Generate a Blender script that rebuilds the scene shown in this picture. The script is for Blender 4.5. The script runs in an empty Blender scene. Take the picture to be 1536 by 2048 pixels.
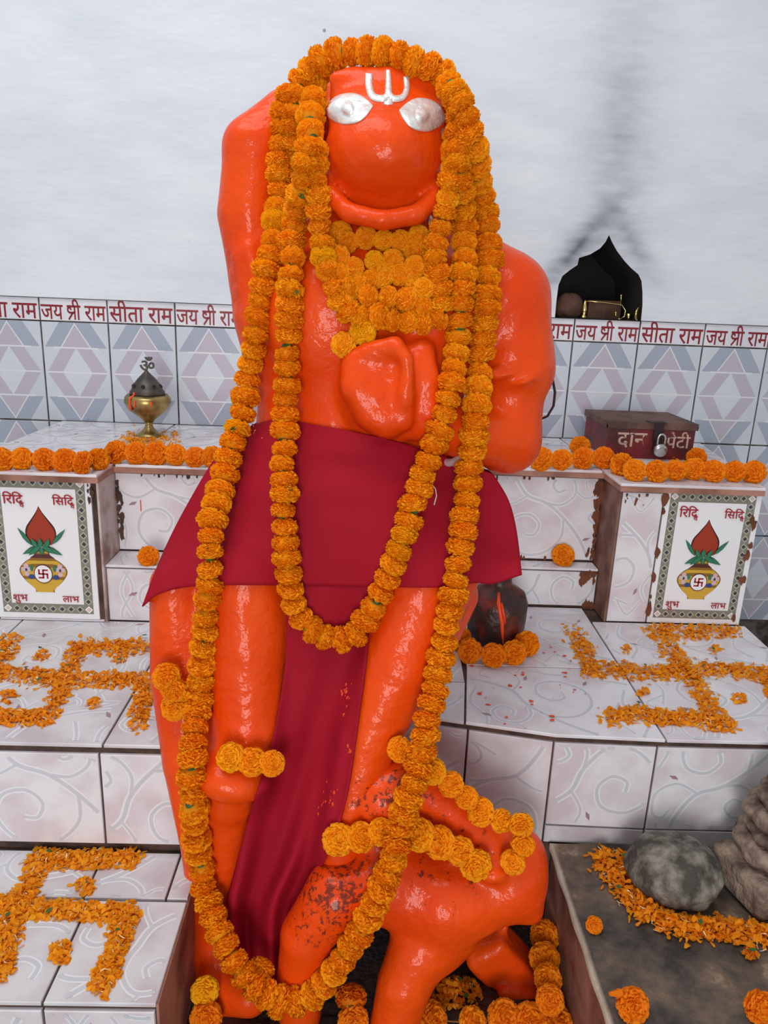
import bpy, bmesh, math, random
import numpy as np
from mathutils import Vector, Matrix
from mathutils.bvhtree import BVHTree

rnd = random.Random(7)
nrs = np.random.RandomState(11)
SC = bpy.context.scene
COL = SC.collection

# ------------------------------------------------------------------ camera
FPX, PITCH, ROLL, YAW, CAMH = 1491.58, 0.28088935, 0.0401452, 0.02832028, 1.5
_cy, _sy = math.cos(YAW), math.sin(YAW)
FWD = np.array([_sy*math.cos(PITCH), _cy*math.cos(PITCH), -math.sin(PITCH)])
_rt = np.array([_cy, -_sy, 0.0]); _up = np.cross(_rt, FWD)
RGT = math.cos(ROLL)*_rt + math.sin(ROLL)*_up
UPV = -math.sin(ROLL)*_rt + math.cos(ROLL)*_up
EYE = np.array([0, 0, CAMH])
cd = bpy.data.cameras.new('camera'); cam = bpy.data.objects.new('camera', cd); COL.objects.link(cam)
cd.sensor_fit = 'VERTICAL'; cd.sensor_height = 24; cd.lens = FPX/2048*24; cd.clip_start = 0.02
m = Matrix.Identity(4)
for i in range(3):
    m[i][0], m[i][1], m[i][2], m[i][3] = RGT[i], UPV[i], -FWD[i], EYE[i]
cam.matrix_world = m
SC.camera = cam

# ------------------------------------------------------------------ light
w = bpy.data.worlds.new('world'); SC.world = w; w.use_nodes = True
w.node_tree.nodes['Background'].inputs[0].default_value = (0.93, 0.97, 1.0, 1)
w.node_tree.nodes['Background'].inputs[1].default_value = 0.40
def area(name, loc, target, sx, sy, power, col=(1, 1, 1)):
    l = bpy.data.lights.new(name, 'AREA'); l.shape = 'RECTANGLE'; l.size = sx; l.size_y = sy; l.energy = power; l.color = col
    o = bpy.data.objects.new(name, l); COL.objects.link(o); o.location = loc
    o.rotation_euler = (Vector(target)-Vector(loc)).to_track_quat('-Z', 'Y').to_euler()
    return o
area('doorway_daylight', (-0.25, -2.6, 1.30), (0, 1.4, 1.15), 1.0, 1.7, 56, (1, 0.98, 0.95))
area('overhead_soft_fill', (-0.7, 0.6, 3.6), (0, 1.5, 0.9), 2.0, 1.2, 30, (1, 0.99, 0.97))  # added lamp for soft light from above; no roof opening is modelled
vs = SC.view_settings
vs.view_transform = 'Standard'; vs.look = 'None'; vs.gamma = 1; vs.use_curve_mapping = False; vs.exposure = 0.22

# ------------------------------------------------------------------ helpers
def W(x, y, Y):
    d = FWD*FPX + RGT*(x-768) + UPV*(1024-y)
    return EYE + d*(Y/d[1])
def onz(x, y, z):
    d = FWD*FPX + RGT*(x-768) + UPV*(1024-y)
    return EYE + d*((z-CAMH)/d[2])
def dirpx(x, y):
    d = FWD*FPX + RGT*(x-768) + UPV*(1024-y)
    return Vector(d).normalized()
def rw(P, rpx):
    return rpx*float((np.array(P)-EYE) @ FWD)/FPX
def lin(r, g, b):
    f = lambda c: (c/255/12.92) if c/255 <= 0.04045 else ((c/255+0.055)/1.055)**2.4
    return (f(r), f(g), f(b), 1)

MATS = {}
def mat(name, col, rough=0.6, metal=0.0, var=None, vscale=20, bump=0, bscale=40, coat=0.0, spec=0.5, detail=6, ramp=(0.4, 0.65), sheen=0):
    """principled material; var: second colour mixed by noise."""
    if name in MATS: return MATS[name]
    M = bpy.data.materials.new(name); M.use_nodes = True; nt = M.node_tree; N = nt.nodes; L = nt.links
    b = N['Principled BSDF']; b.inputs['Base Color'].default_value = col; b.inputs['Roughness'].default_value = rough
    b.inputs['Metallic'].default_value = metal; b.inputs['Coat Weight'].default_value = coat; b.inputs['Specular IOR Level'].default_value = spec
    b.inputs['Coat Roughness'].default_value = 0.08
    if sheen: b.inputs['Sheen Weight'].default_value = sheen
    tc = N.new('ShaderNodeTexCoord')
    if var is not None:
        n = N.new('ShaderNodeTexNoise'); n.inputs['Scale'].default_value = vscale; n.inputs['Detail'].default_value = detail
        L.new(tc.outputs['Object'], n.inputs['Vector'])
        r = N.new('ShaderNodeValToRGB'); r.color_ramp.elements[0].position = ramp[0]; r.color_ramp.elements[1].position = ramp[1]
        r.color_ramp.elements[0].color = col; r.color_ramp.elements[1].color = var
        L.new(n.outputs['Fac'], r.inputs['Fac']); L.new(r.outputs['Color'], b.inputs['Base Color'])
    if bump:
        n2 = N.new('ShaderNodeTexNoise'); n2.inputs['Scale'].default_value = bscale; n2.inputs['Detail'].default_value = 4
        L.new(tc.outputs['Object'], n2.inputs['Vector'])
        bp = N.new('ShaderNodeBump'); bp.inputs['Strength'].default_value = bump; bp.inputs['Distance'].default_value = 0.01
        L.new(n2.outputs['Fac'], bp.inputs['Height']); L.new(bp.outputs['Normal'], b.inputs['Normal'])
        if coat: L.new(bp.outputs['Normal'], b.inputs['Coat Normal'])
    MATS[name] = M
    return M

def mesh(name, verts, faces, mats, smooth=False, mi=None):
    me = bpy.data.meshes.new(name); me.from_pydata([tuple(map(float, v)) for v in verts], [], faces)
    for M in (mats if isinstance(mats, (list, tuple)) else [mats]): me.materials.append(M)
    if mi is not None: me.polygons.foreach_set('material_index', mi)
    if smooth: me.polygons.foreach_set('use_smooth', [True]*len(me.polygons))
    me.update()
    return me
def obj(name, me, parent=None, loc=None, rot=None):
    o = bpy.data.objects.new(name, me); COL.objects.link(o)
    if parent: o.parent = parent
    if loc is not None: o.location = tuple(map(float, loc))
    if rot is not None: o.rotation_euler = rot
    return o
def thing(name, label, cat, loc=(0, 0, 0), group=None, me=None):
    o = bpy.data.objects.new(name, me); COL.objects.link(o); o.location = tuple(map(float, loc))
    tag(o, label, cat, group); return o
def tag(o, label=None, cat=None, group=None, kind=None):
    if label: o['label'] = label
    if cat: o['category'] = cat
    if group: o['group'] = group
    if kind: o['kind'] = kind
    return o
def loc_in(o, P):
    return tuple(float(a) for a in (np.array(P)-np.array(o.location)))

class MB:
    """collects verts/faces with material indices"""
    def __init__(s): s.v = []; s.f = []; s.m = []
    def add(s, v, f, mi=0):
        n = len(s.v); s.v += [tuple(map(float, a)) for a in v]; s.f += [tuple(i+n for i in q) for q in f]; s.m += [mi]*len(f)
    def box(s, x0, x1, y0, y1, z0, z1, mi=0):
        v = [(x, y, z) for z in (z0, z1) for y in (y0, y1) for x in (x0, x1)]
        s.add(v, [(0, 2, 3, 1), (4, 5, 7, 6), (0, 1, 5, 4), (2, 6, 7, 3), (0, 4, 6, 2), (1, 3, 7, 5)], mi)
    def prism(s, poly, z0, z1, mi=0):
        a = sum(poly[i][0]*poly[(i+1) % len(poly)][1]-poly[(i+1) % len(poly)][0]*poly[i][1] for i in range(len(poly)))
        if a < 0: poly = poly[::-1]
        n = len(poly)
        v = [(p[0], p[1], z0) for p in poly]+[(p[0], p[1], z1) for p in poly]
        s.add(v, [tuple(range(n))[::-1], tuple(range(n, 2*n))]+[(i, (i+1) % n, n+(i+1) % n, n+i) for i in range(n)], mi)
    def tube(s, pts, r, n=8, mi=0, cap=True):
        pts = [np.array(p, float) for p in pts]; rr = r if hasattr(r, '__len__') else [r]*len(pts)
        v = []; f = []; ref = None
        for i, p in enumerate(pts):
            t = pts[min(i+1, len(pts)-1)]-pts[max(i-1, 0)]; t = t/(np.linalg.norm(t)+1e-9)
            if ref is None: ref = np.cross(t, [0.3, 0.5, 0.81])
            a = ref - t*(ref @ t); a /= np.linalg.norm(a)+1e-9; b = np.cross(t, a); ref = a
            for k in range(n):
                th = 2*math.pi*k/n; v.append(p+rr[i]*(a*math.cos(th)+b*math.sin(th)))
        for i in range(len(pts)-1):
            for k in range(n): f.append((i*n+k, i*n+(k+1) % n, (i+1)*n+(k+1) % n, (i+1)*n+k))
        if cap: f.append(tuple(range(n))[::-1]); f.append(tuple(range((len(pts)-1)*n, len(pts)*n)))
        s.add(v, f, mi)
    def lathe(s, prof, n=28, mi=0, c=(0, 0, 0)):
        v = []; f = []
        for r, z in prof:
            for k in range(n):
                th = 2*math.pi*k/n; v.append((c[0]+r*math.cos(th), c[1]+r*math.sin(th), c[2]+z))
        for i in range(len(prof)-1):
            for k in range(n): f.append((i*n+k, i*n+(k+1) % n, (i+1)*n+(k+1) % n, (i+1)*n+k))
        f.append(tuple(range(n))[::-1]); f.append(tuple(range((len(prof)-1)*n, len(prof)*n)))
        s.add(v, f, mi)
    def ribbon(s, pts, wd, z=0.0, mi=0, closed=False, taper=False):
        pts = [np.array(p[:2], float) for p in pts]; n = len(pts); v = []; f = []
        for i, p in enumerate(pts):
            t = pts[(i+1) % n if closed else min(i+1, n-1)]-pts[(i-1) % n if closed else max(i-1, 0)]; t /= np.linalg.norm(t)+1e-9
            q = np.array([-t[1], t[0]])*wd/2*(max(0.25, 1-i/n) if taper else 1)
            v += [(*(p-q), z), (*(p+q), z)]
        for i in range(n if closed else n-1):
            j = (i+1) % n; f.append((2*i, 2*j, 2*j+1, 2*i+1))
        s.add(v, f, mi)
    def poly(s, pts, z=0.0, mi=0):
        a = sum(pts[i][0]*pts[(i+1) % len(pts)][1]-pts[(i+1) % len(pts)][0]*pts[i][1] for i in range(len(pts)))
        if a < 0: pts = pts[::-1]
        s.add([(p[0], p[1], z) for p in pts], [tuple(range(len(pts)))], mi)
    def build(s, name, mats, smooth=False): return mesh(name, s.v, s.f, mats, smooth, s.m)

def catmull(pts, n=8, closed=False):
    P = [np.array(p, float) for p in pts]; out = []
    N = len(P)
    for i in range(N if closed else N-1):
        g = (lambda k: P[k % N]) if closed else (lambda k: P[min(max(k, 0), N-1)])
        a, b, c, d = g(i-1), g(i), g(i+1), g(i+2)
        for k in range(n):
            t = k/n
            out.append(0.5*((2*b)+(c-a)*t+(2*a-5*b+4*c-d)*t*t+(3*b-a-3*c+d)*t**3))
    if not closed: out.append(P[-1])
    return out

# glyph outlines of the built-in text font
_fc = bpy.data.curves.new('lettering', 'FONT'); _fo = bpy.data.objects.new('lettering', _fc); COL.objects.link(_fo)
def glyphs(text, bold=0.014):
    _fc.body = text; _fc.offset = bold; _fc.resolution_u = 2
    bpy.context.view_layer.update()
    me = _fo.evaluated_get(bpy.context.evaluated_depsgraph_get()).to_mesh()
    v = [(p.co.x, p.co.y) for p in me.vertices]; f = [tuple(p.vertices) for p in me.polygons]
    return v, f
def text_pieces(pieces, bold=0.014):
    """pieces: str or ('stroke', advance, [polylines]) or ('at', str, dx, dy, scale, advance); returns MB-like lists and width"""
    b = MB(); x = 0
    for p in pieces:
        if isinstance(p, str):
            if p == ' ': x += 0.26; continue
            v, f = glyphs(p, bold)
            b.add([(a+x, c, 0) for a, c in v], f)
            x += max(a for a, c in v)-0.02
        elif p[0] == 'stroke':
            for q_, pl in enumerate(p[2]): b.ribbon([(a+x, c) for a, c in pl], 0.075+2*bold, 0)
            x += p[1]
        else:
            v, f = glyphs(p[1], bold)
            b.add([(a*p[4]+x+p[2], c*p[4]+p[3], 0) for a, c in v], f); x += p[5]
    return b, x
SHRA = ('stroke', 0.56, [[(0, .585), (.56, .585)], [(.47, .58), (.47, 0)],
        [tuple(p) for p in catmull([(.26, .42), (.19, .52), (.08, .50), (.05, .40), (.13, .32), (.27, .30), (.47, .32)], 4)],
        [(.36, .31), (.08, .0)]])
I_M = ('at', 'ि', 0, 0, 1, 0.26)
DDHA = [('at', 'द', 0, 0, 1, 0.0), ('at', 'ध', 0.22, -0.27, 0.58, 0.52)]
TXT = {
 'jay': ['जय', ' ', SHRA, 'ी', ' ', 'राम'],
 'sita': ['सीता', ' ', 'राम'],
 'riddhi': [I_M, 'र', I_M]+DDHA, 'siddhi': [I_M, 'स', I_M]+DDHA,
 'shubh': ['शुभ'], 'labh': ['लाभ'], 'dan': ['दान'], 'peti': ['पेटी'],
}
def text_mesh(key, width, bold=0.014, sy=1.0):
    b, wd = text_pieces(TXT[key], bold); s = width/wd
    b.v = [(a*s, c*s*sy, 0) for a, c, _ in b.v]
    return b, s

# ------------------------------------------------------------------ materials
def plaster_material():
    M = bpy.data.materials.new('limewashed_plaster'); M.use_nodes = True; nt = M.node_tree; N = nt.nodes; L = nt.links
    b = N['Principled BSDF']; b.inputs['Roughness'].default_value = 0.85; b.inputs['Specular IOR Level'].default_value = 0.2
    tc = N.new('ShaderNodeTexCoord'); mp = N.new('ShaderNodeMapping'); mp.inputs['Scale'].default_value = (1.6, 1, 5)
    L.new(tc.outputs['Object'], mp.inputs['Vector'])
    n = N.new('ShaderNodeTexNoise'); n.inputs['Scale'].default_value = 1.6; n.inputs['Detail'].default_value = 8; n.inputs['Roughness'].default_value = 0.65
    L.new(mp.outputs[0], n.inputs['Vector'])
    r = N.new('ShaderNodeValToRGB'); r.color_ramp.elements[0].position = 0.3; r.color_ramp.elements[1].position = 0.62
    r.color_ramp.elements[0].color = lin(206, 213, 225); r.color_ramp.elements[1].color = lin(222, 227, 234)
    L.new(n.outputs['Fac'], r.inputs['Fac'])
    # soot around the lamp niche: distance from a streaked axis, broken up by noise
    def soot(cx, cz, sx, sz, amt, ang=0):
        mp2 = N.new('ShaderNodeMapping'); mp2.vector_type = 'TEXTURE'
        mp2.inputs['Location'].default_value = (cx, 2.305, cz); mp2.inputs['Scale'].default_value = (sx, 1, sz); mp2.inputs['Rotation'].default_value = (0, ang, 0)
        L.new(tc.outputs['Object'], mp2.inputs['Vector'])
        g = N.new('ShaderNodeTexGradient'); g.gradient_type = 'QUADRATIC_SPHERE'; L.new(mp2.outputs[0], g.inputs['Vector'])
        q = N.new('ShaderNodeMath'); q.operation = 'MULTIPLY'; L.new(g.outputs['Fac'], q.inputs[0]); L.new(n2.outputs['Fac'], q.inputs[1])
        q2 = N.new('ShaderNodeMath'); q2.operation = 'MULTIPLY'; q2.use_clamp = True; L.new(q.outputs[0], q2.inputs[0]); q2.inputs[1].default_value = amt
        return q2.outputs[0]
    n2 = N.new('ShaderNodeTexNoise'); n2.inputs['Scale'].default_value = 7; n2.inputs['Detail'].default_value = 6
    L.new(mp.outputs[0], n2.inputs['Vector'])
    last = r.outputs['Color']
    p1 = W(1158, 492, 2.305); p2 = W(1262, 480, 2.305); p3 = W(1240, 260, 2.305); p4 = W(1200, 520, 2.305)
    for P, sx, sz, amt, ang in ((p1, 0.065, 0.34, 2.0, 0.68), (p2, 0.06, 0.26, 1.1, -0.68), (p3, 0.20, 0.62, 0.85, 0.0), (p4, 0.30, 0.26, 0.9, 0)):
        mx = N.new('ShaderNodeMix'); mx.data_type = 'RGBA'; L.new(soot(P[0], P[2], sx, sz, amt, ang), mx.inputs['Factor'])
        L.new(last, mx.inputs['A']); mx.inputs['B'].default_value = lin(104, 108, 120); last = mx.outputs['Result']
    # chips: sparse dark specks
    v = N.new('ShaderNodeTexVoronoi'); v.inputs['Scale'].default_value = 3.2; L.new(tc.outputs['Object'], v.inputs['Vector'])
    lt = N.new('ShaderNodeMath'); lt.operation = 'LESS_THAN'; lt.inputs[1].default_value = 0.022; L.new(v.outputs['Distance'], lt.inputs[0])
    mx = N.new('ShaderNodeMix'); mx.data_type = 'RGBA'; L.new(lt.outputs[0], mx.inputs['Factor']); L.new(last, mx.inputs['A']); mx.inputs['B'].default_value = lin(150, 155, 165)
    L.new(mx.outputs['Result'], b.inputs['Base Color'])
    n3 = N.new('ShaderNodeTexNoise'); n3.inputs['Scale'].default_value = 14; n3.inputs['Detail'].default_value = 8; L.new(mp.outputs[0], n3.inputs['Vector'])
    bp = N.new('ShaderNodeBump'); bp.inputs['Strength'].default_value = 0.16; bp.inputs['Distance'].default_value = 0.01
    L.new(n3.outputs['Fac'], bp.inputs['Height']); L.new(bp.outputs['Normal'], b.inputs['Normal'])
    return M

def glaze_material(name, base, tint, stain, scale=6, stain_amt=0.62, rough=0.22):
    """glazed ceramic: base + soft tint clouds + dirty specks, varied per tile"""
    M = bpy.data.materials.new(name); M.use_nodes = True; nt = M.node_tree; N = nt.nodes; L = nt.links
    b = N['Principled BSDF']; b.inputs['Roughness'].default_value = rough
    tc = N.new('ShaderNodeTexCoord'); oi = N.new('ShaderNodeObjectInfo')
    ad = N.new('ShaderNodeVectorMath'); ad.operation = 'MULTIPLY_ADD'; L.new(oi.outputs['Random'], ad.inputs[0]); ad.inputs[1].default_value = (9, 7, 5); L.new(tc.outputs['Object'], ad.inputs[2])
    n = N.new('ShaderNodeTexNoise'); n.inputs['Scale'].default_value = scale*1.6; n.inputs['Detail'].default_value = 5; L.new(ad.outputs[0], n.inputs['Vector'])
    r = N.new('ShaderNodeValToRGB'); r.color_ramp.elements[0].position = 0.42; r.color_ramp.elements[1].position = 0.62
    r.color_ramp.elements[0].color = base; r.color_ramp.elements[1].color = tint; L.new(n.outputs['Fac'], r.inputs['Fac'])
    n2 = N.new('ShaderNodeTexNoise'); n2.inputs['Scale'].default_value = 38; n2.inputs['Detail'].default_value = 9; n2.inputs['Roughness'].default_value = 0.75; L.new(ad.outputs[0], n2.inputs['Vector'])
    r2 = N.new('ShaderNodeValToRGB'); r2.color_ramp.elements[0].position = stain_amt; r2.color_ramp.elements[1].position = stain_amt+0.1
    L.new(n2.outputs['Fac'], r2.inputs['Fac'])
    mx = N.new('ShaderNodeMix'); mx.data_type = 'RGBA'; L.new(r2.outputs['Color'], mx.inputs['Factor']); L.new(r.outputs['Color'], mx.inputs['A']); mx.inputs['B'].default_value = stain
    L.new(mx.outputs['Result'], b.inputs['Base Color'])
    return M

def diamond_material():
    """printed lozenge wall tile, 200 x 300 mm; local x,y from the tile's centre"""
    M = bpy.data.materials.new('lozenge_wall_tile'); M.use_nodes = True; nt = M.node_tree; N = nt.nodes; L = nt.links
    b = N['Principled BSDF']; b.inputs['Roughness'].default_value = 0.25
    tc = N.new('ShaderNodeTexCoord'); sp = N.new('ShaderNodeSeparateXYZ'); L.new(tc.outputs['Object'], sp.inputs[0])
    def mth(op, a, c=None, clamp=False):
        q = N.new('ShaderNodeMath'); q.operation = op; q.use_clamp = clamp
        for k, val in enumerate((a, c)):
            if val is None: continue
            if isinstance(val, (int, float)): q.inputs[k].default_value = val
            else: L.new(val, q.inputs[k])
        return q.outputs[0]
    u = mth('ABSOLUTE', mth('MULTIPLY', sp.outputs['X'], 1/0.2)); v = mth('ABSOLUTE', mth('MULTIPLY', sp.outputs['Y'], 1/0.3))
    def dia(hu, hv): return mth('LESS_THAN', mth('ADD', mth('MULTIPLY', u, 1/hu), mth('MULTIPLY', v, 1/hv)), 1.0)
    outer = dia(0.455, 0.475); inner = dia(0.225, 0.245); far = dia(0.70, 0.73)
    band = mth('GREATER_THAN', v, 0.25)
    lineh = mth('MAXIMUM', mth('LESS_THAN', mth('ABSOLUTE', mth('SUBTRACT', v, 0.245)), 0.008), mth('LESS_THAN', v, 0.007))
    edge = mth('MULTIPLY', mth('SUBTRACT', dia(0.47, 0.49), dia(0.448, 0.468)), band)
    grey = mth('MULTIPLY', far, band)
    pink = mth('SUBTRACT', outer, inner, True)
    oi = N.new('ShaderNodeObjectInfo')
    ad = N.new('ShaderNodeVectorMath'); ad.operation = 'MULTIPLY_ADD'; L.new(oi.outputs['Random'], ad.inputs[0]); ad.inputs[1].default_value = (9, 7, 5); L.new(tc.outputs['Object'], ad.inputs[2])
    last = None
    base = N.new('ShaderNodeTexNoise'); base.inputs['Scale'].default_value = 8; L.new(ad.outputs[0], base.inputs['Vector'])
    r = N.new('ShaderNodeValToRGB'); r.color_ramp.elements[0].color = lin(186, 194, 206); r.color_ramp.elements[1].color = lin(208, 213, 221); L.new(base.outputs['Fac'], r.inputs['Fac'])
    last = r.outputs['Color']
    for fac, col in ((grey, lin(160, 168, 184)), (pink, lin(183, 177, 190)), (inner, lin(203, 208, 217)), (mth('MAXIMUM', mth('MULTIPLY', lineh, dia(0.455, 0.9)), edge), lin(215, 217, 224))):
        mx = N.new('ShaderNodeMix'); mx.data_type = 'RGBA'; L.new(fac, mx.inputs['Factor']); L.new(last, mx.inputs['A']); mx.inputs['B'].default_value = col; last = mx.outputs['Result']
    n2 = N.new('ShaderNodeTexNoise'); n2.inputs['Scale'].default_value = 34; n2.inputs['Detail'].default_value = 8; n2.inputs['Roughness'].default_value = 0.7; L.new(ad.outputs[0], n2.inputs['Vector'])
    r2 = N.new('ShaderNodeValToRGB'); r2.color_ramp.elements[0].position = 0.66; r2.color_ramp.elements[1].position = 0.74; L.new(n2.outputs['Fac'], r2.inputs['Fac'])
    mx = N.new('ShaderNodeMix'); mx.data_type = 'RGBA'; L.new(r2.outputs['Color'], mx.inputs['Factor']); L.new(last, mx.inputs['A']); mx.inputs['B'].default_value = lin(95, 90, 95)
    L.new(mx.outputs['Result'], b.inputs['Base Color'])
    return M

M_PLASTER = plaster_material()
M_LOZ = diamond_material()
M_TXTILE = glaze_material('white_text_tile', lin(222, 223, 230), lin(212, 212, 222), lin(150, 145, 145), stain_amt=0.68)
M_GLAZE = glaze_material('pale_scroll_tile', lin(226, 225, 230), lin(210, 199, 206), lin(140, 125, 120), stain_amt=0.70)
M_GLAZE2 = glaze_material('worn_scroll_tile', lin(214, 213, 217), lin(196, 186, 192), lin(130, 118, 112), stain_amt=0.66)
M_SCROLL = mat('grey_scroll_print', lin(200, 202, 209), 0.25)
M_SCROLLW = mat('white_scroll_print', lin(228, 228, 233), 0.25)
M_LEAFP = mat('mauve_leaf_print', lin(160, 128, 142), 0.25)
M_GROUT = mat('stained_grout', lin(92, 68, 58), 0.9, var=lin(60, 48, 44), vscale=30, bump=0.3)
M_DGROUT = mat('grey_grout', lin(104, 96, 92), 0.9, var=lin(52, 44, 40), vscale=30)
M_BROWN = mat('red_brown_stained_side', lin(172, 124, 108), 0.6, var=lin(112, 68, 52), vscale=9, bump=0.2)
M_RUST = mat('rust_brown_stain', lin(120, 66, 40), 0.8, var=lin(88, 46, 28), vscale=25)
M_RED = mat('maroon_lettering', lin(134, 22, 34), 0.4)
STATUE_BASE = W(560, 1960, 1.10)*np.array([1, 1, 0])+np.array([0, 0, 0.30])
def orange_material(name, stains):
    M = bpy.data.materials.new(name); M.use_nodes = True; nt = M.node_tree; N = nt.nodes; L = nt.links
    b = N['Principled BSDF']; b.inputs['Roughness'].default_value = 0.42; b.inputs['Coat Weight'].default_value = 0.26; b.inputs['Coat Roughness'].default_value = 0.09; b.inputs['Specular IOR Level'].default_value = 0.12
    tc = N.new('ShaderNodeTexCoord')
    n = N.new('ShaderNodeTexNoise'); n.inputs['Scale'].default_value = 5; n.inputs['Detail'].default_value = 6; L.new(tc.outputs['Object'], n.inputs['Vector'])
    r = N.new('ShaderNodeValToRGB'); r.color_ramp.elements[0].position = 0.35; r.color_ramp.elements[1].position = 0.68
    r.color_ramp.elements[0].color = (0.75, 0.052, 0.002, 1); r.color_ramp.elements[1].color = (0.82, 0.080, 0.004, 1); L.new(n.outputs['Fac'], r.inputs['Fac'])
    last = r.outputs['Color']
    for (P, R, amt, sc) in stains:
        mp = N.new('ShaderNodeMapping'); mp.vector_type = 'TEXTURE'; mp.inputs['Location'].default_value = tuple(float(a) for a in np.array(P)-STATUE_BASE); mp.inputs['Scale'].default_value = R if hasattr(R, '__len__') else (R, R, R)
        L.new(tc.outputs['Object'], mp.inputs['Vector'])
        g = N.new('ShaderNodeTexGradient'); g.gradient_type = 'SPHERICAL'; L.new(mp.outputs[0], g.inputs['Vector'])
        n2 = N.new('ShaderNodeTexNoise'); n2.inputs['Scale'].default_value = sc; n2.inputs['Detail'].default_value = 7; n2.inputs['Roughness'].default_value = 0.7; L.new(tc.outputs['Object'], n2.inputs['Vector'])
        q = N.new('ShaderNodeMath'); q.operation = 'MULTIPLY_ADD'; L.new(g.outputs['Fac'], q.inputs[0]); q.inputs[1].default_value = 0.14; L.new(n2.outputs['Fac'], q.inputs[2])
        q2 = N.new('ShaderNodeMapRange'); q2.inputs['From Min'].default_value = 0.645-amt*0.06; q2.inputs['From Max'].default_value = 0.70-amt*0.06; q2.inputs['To Max'].default_value = 0.8
        L.new(q.outputs[0], q2.inputs['Value'])
        gt = N.new('ShaderNodeMath'); gt.operation = 'MULTIPLY'; L.new(q2.outputs[0], gt.inputs[0])
        g2 = N.new('ShaderNodeMath'); g2.operation = 'MULTIPLY'; g2.use_clamp = True; g2.inputs[1].default_value = 3; L.new(g.outputs['Fac'], g2.inputs[0]); L.new(g2.outputs[0], gt.inputs[1])
        mx = N.new('ShaderNodeMix'); mx.data_type = 'RGBA'; L.new(gt.outputs[0], mx.inputs['Factor']); L.new(last, mx.inputs['A']); mx.inputs['B'].default_value = lin(62, 34, 30); last = mx.outputs['Result']
    L.new(last, b.inputs['Base Color'])
    n3 = N.new('ShaderNodeTexNoise'); n3.inputs['Scale'].default_value = 55; n3.inputs['Detail'].default_value = 3; L.new(tc.outputs['Object'], n3.inputs['Vector'])
    n4 = N.new('ShaderNodeTexNoise'); n4.inputs['Scale'].default_value = 9; n4.inputs['Detail'].default_value = 2; L.new(tc.outputs['Object'], n4.inputs['Vector'])
    av = N.new('ShaderNodeMath'); av.operation = 'MULTIPLY_ADD'; L.new(n4.outputs['Fac'], av.inputs[0]); av.inputs[1].default_value = 4.0; L.new(n3.outputs['Fac'], av.inputs[2])
    bp = N.new('ShaderNodeBump'); bp.inputs['Strength'].default_value = 0.34; bp.inputs['Distance'].default_value = 0.008
    L.new(av.outputs[0], bp.inputs['Height']); L.new(bp.outputs['Normal'], b.inputs['Normal']); L.new(bp.outputs['Normal'], b.inputs['Coat Normal'])
    return M
M_ORANGE = orange_material('vermilion_paint', [(W(730, 1600, 1.03), 0.05, 0.7, 90), (W(500, 1562, 1.0), 0.018, 1.0, 90)])
M_ORANGE2 = orange_material('sooty_vermilion_paint', [(W(670, 1790, 0.975), 0.13, 0.75, 105), (W(800, 1590, 1.03), 0.09, 0.85, 85), (W(890, 1740, 0.965), 0.13, 0.35, 60), (W(740, 1715, 0.985), 0.08, 1.0, 95)])
def cloth_material():
    M = mat('crimson_cotton', (0.36, 0.006, 0.021, 1), 0.75, var=(0.30, 0.005, 0.017, 1), vscale=4, sheen=0, spec=0.15)
    nt = M.node_tree; N = nt.nodes; L = nt.links
    tc = N.new('ShaderNodeTexCoord'); n = N.new('ShaderNodeTexNoise'); n.inputs['Scale'].default_value = 700; L.new(tc.outputs['Object'], n.inputs['Vector'])
    bp = N.new('ShaderNodeBump'); bp.inputs['Strength'].default_value = 0.25; bp.inputs['Distance'].default_value = 0.002
    L.new(n.outputs['Fac'], bp.inputs['Height']); L.new(bp.outputs['Normal'], N['Principled BSDF'].inputs['Normal'])
    return M
M_CLOTH = cloth_material()
M_SILVER = mat('silver_foil', (0.90, 0.90, 0.90, 1), 0.34, 0.55, bump=0.3, bscale=70)
M_BRASS = mat('aged_brass', (0.46, 0.33, 0.12, 1), 0.32, 0.9, var=(0.20, 0.14, 0.06, 1), vscale=25)
M_BRIGHTBRASS = mat('bright_brass', (0.75, 0.58, 0.22, 1), 0.25, 1.0)
M_DARKBRASS = mat('sooted_brass', (0.10, 0.085, 0.07, 1), 0.45, 0.6, var=(0.05, 0.045, 0.045, 1), vscale=30)
M_BOX = mat('maroon_tin', lin(118, 18, 26), 0.5, var=lin(70, 22, 22), vscale=14, bump=0.15)
M_BOXLID = mat('rusted_tin_lid', lin(104, 74, 62), 0.7, var=lin(72, 44, 38), vscale=16, bump=0.3)
M_IRON = mat('dark_iron', lin(48, 34, 32), 0.6, 0.4)
M_STEEL = mat('worn_steel', (0.55, 0.54, 0.53, 1), 0.3, 1.0)
M_WHITEPAINT = mat('faded_cream_paint', lin(190, 158, 142), 0.8)
M_STONE = mat('grey_granite', lin(68, 63, 56), 0.85, var=lin(138, 131, 120), vscale=34, bump=1.0, bscale=60, detail=10, ramp=(.42, .66))
M_CARVED = mat('weathered_carved_stone', lin(74, 56, 50), 0.85, var=lin(168, 146, 128), vscale=22, bump=1.0, bscale=60, detail=9, ramp=(.38, .66))
M_JUG = mat('black_oiled_stone', lin(52, 28, 24), 0.42, var=lin(140, 48, 30), vscale=17, bump=0.5, ramp=(0.5, 0.75), detail=8)
M_SLAB = mat('dirty_stone_slab', lin(88, 76, 66), 0.8, var=lin(58, 50, 44), vscale=7, bump=0.5, bscale=60)
M_DARKEARTH = mat('oily_black_earth', lin(34, 25, 23), 0.45, var=lin(60, 34, 30), vscale=18, bump=0.8, bscale=50)
M_SPLASH = mat('vermilion_splash', (0.82, 0.07, 0.012, 1), 0.4)
M_GREEN = mat('calyx_green', lin(52, 92, 34), 0.6)
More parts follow.
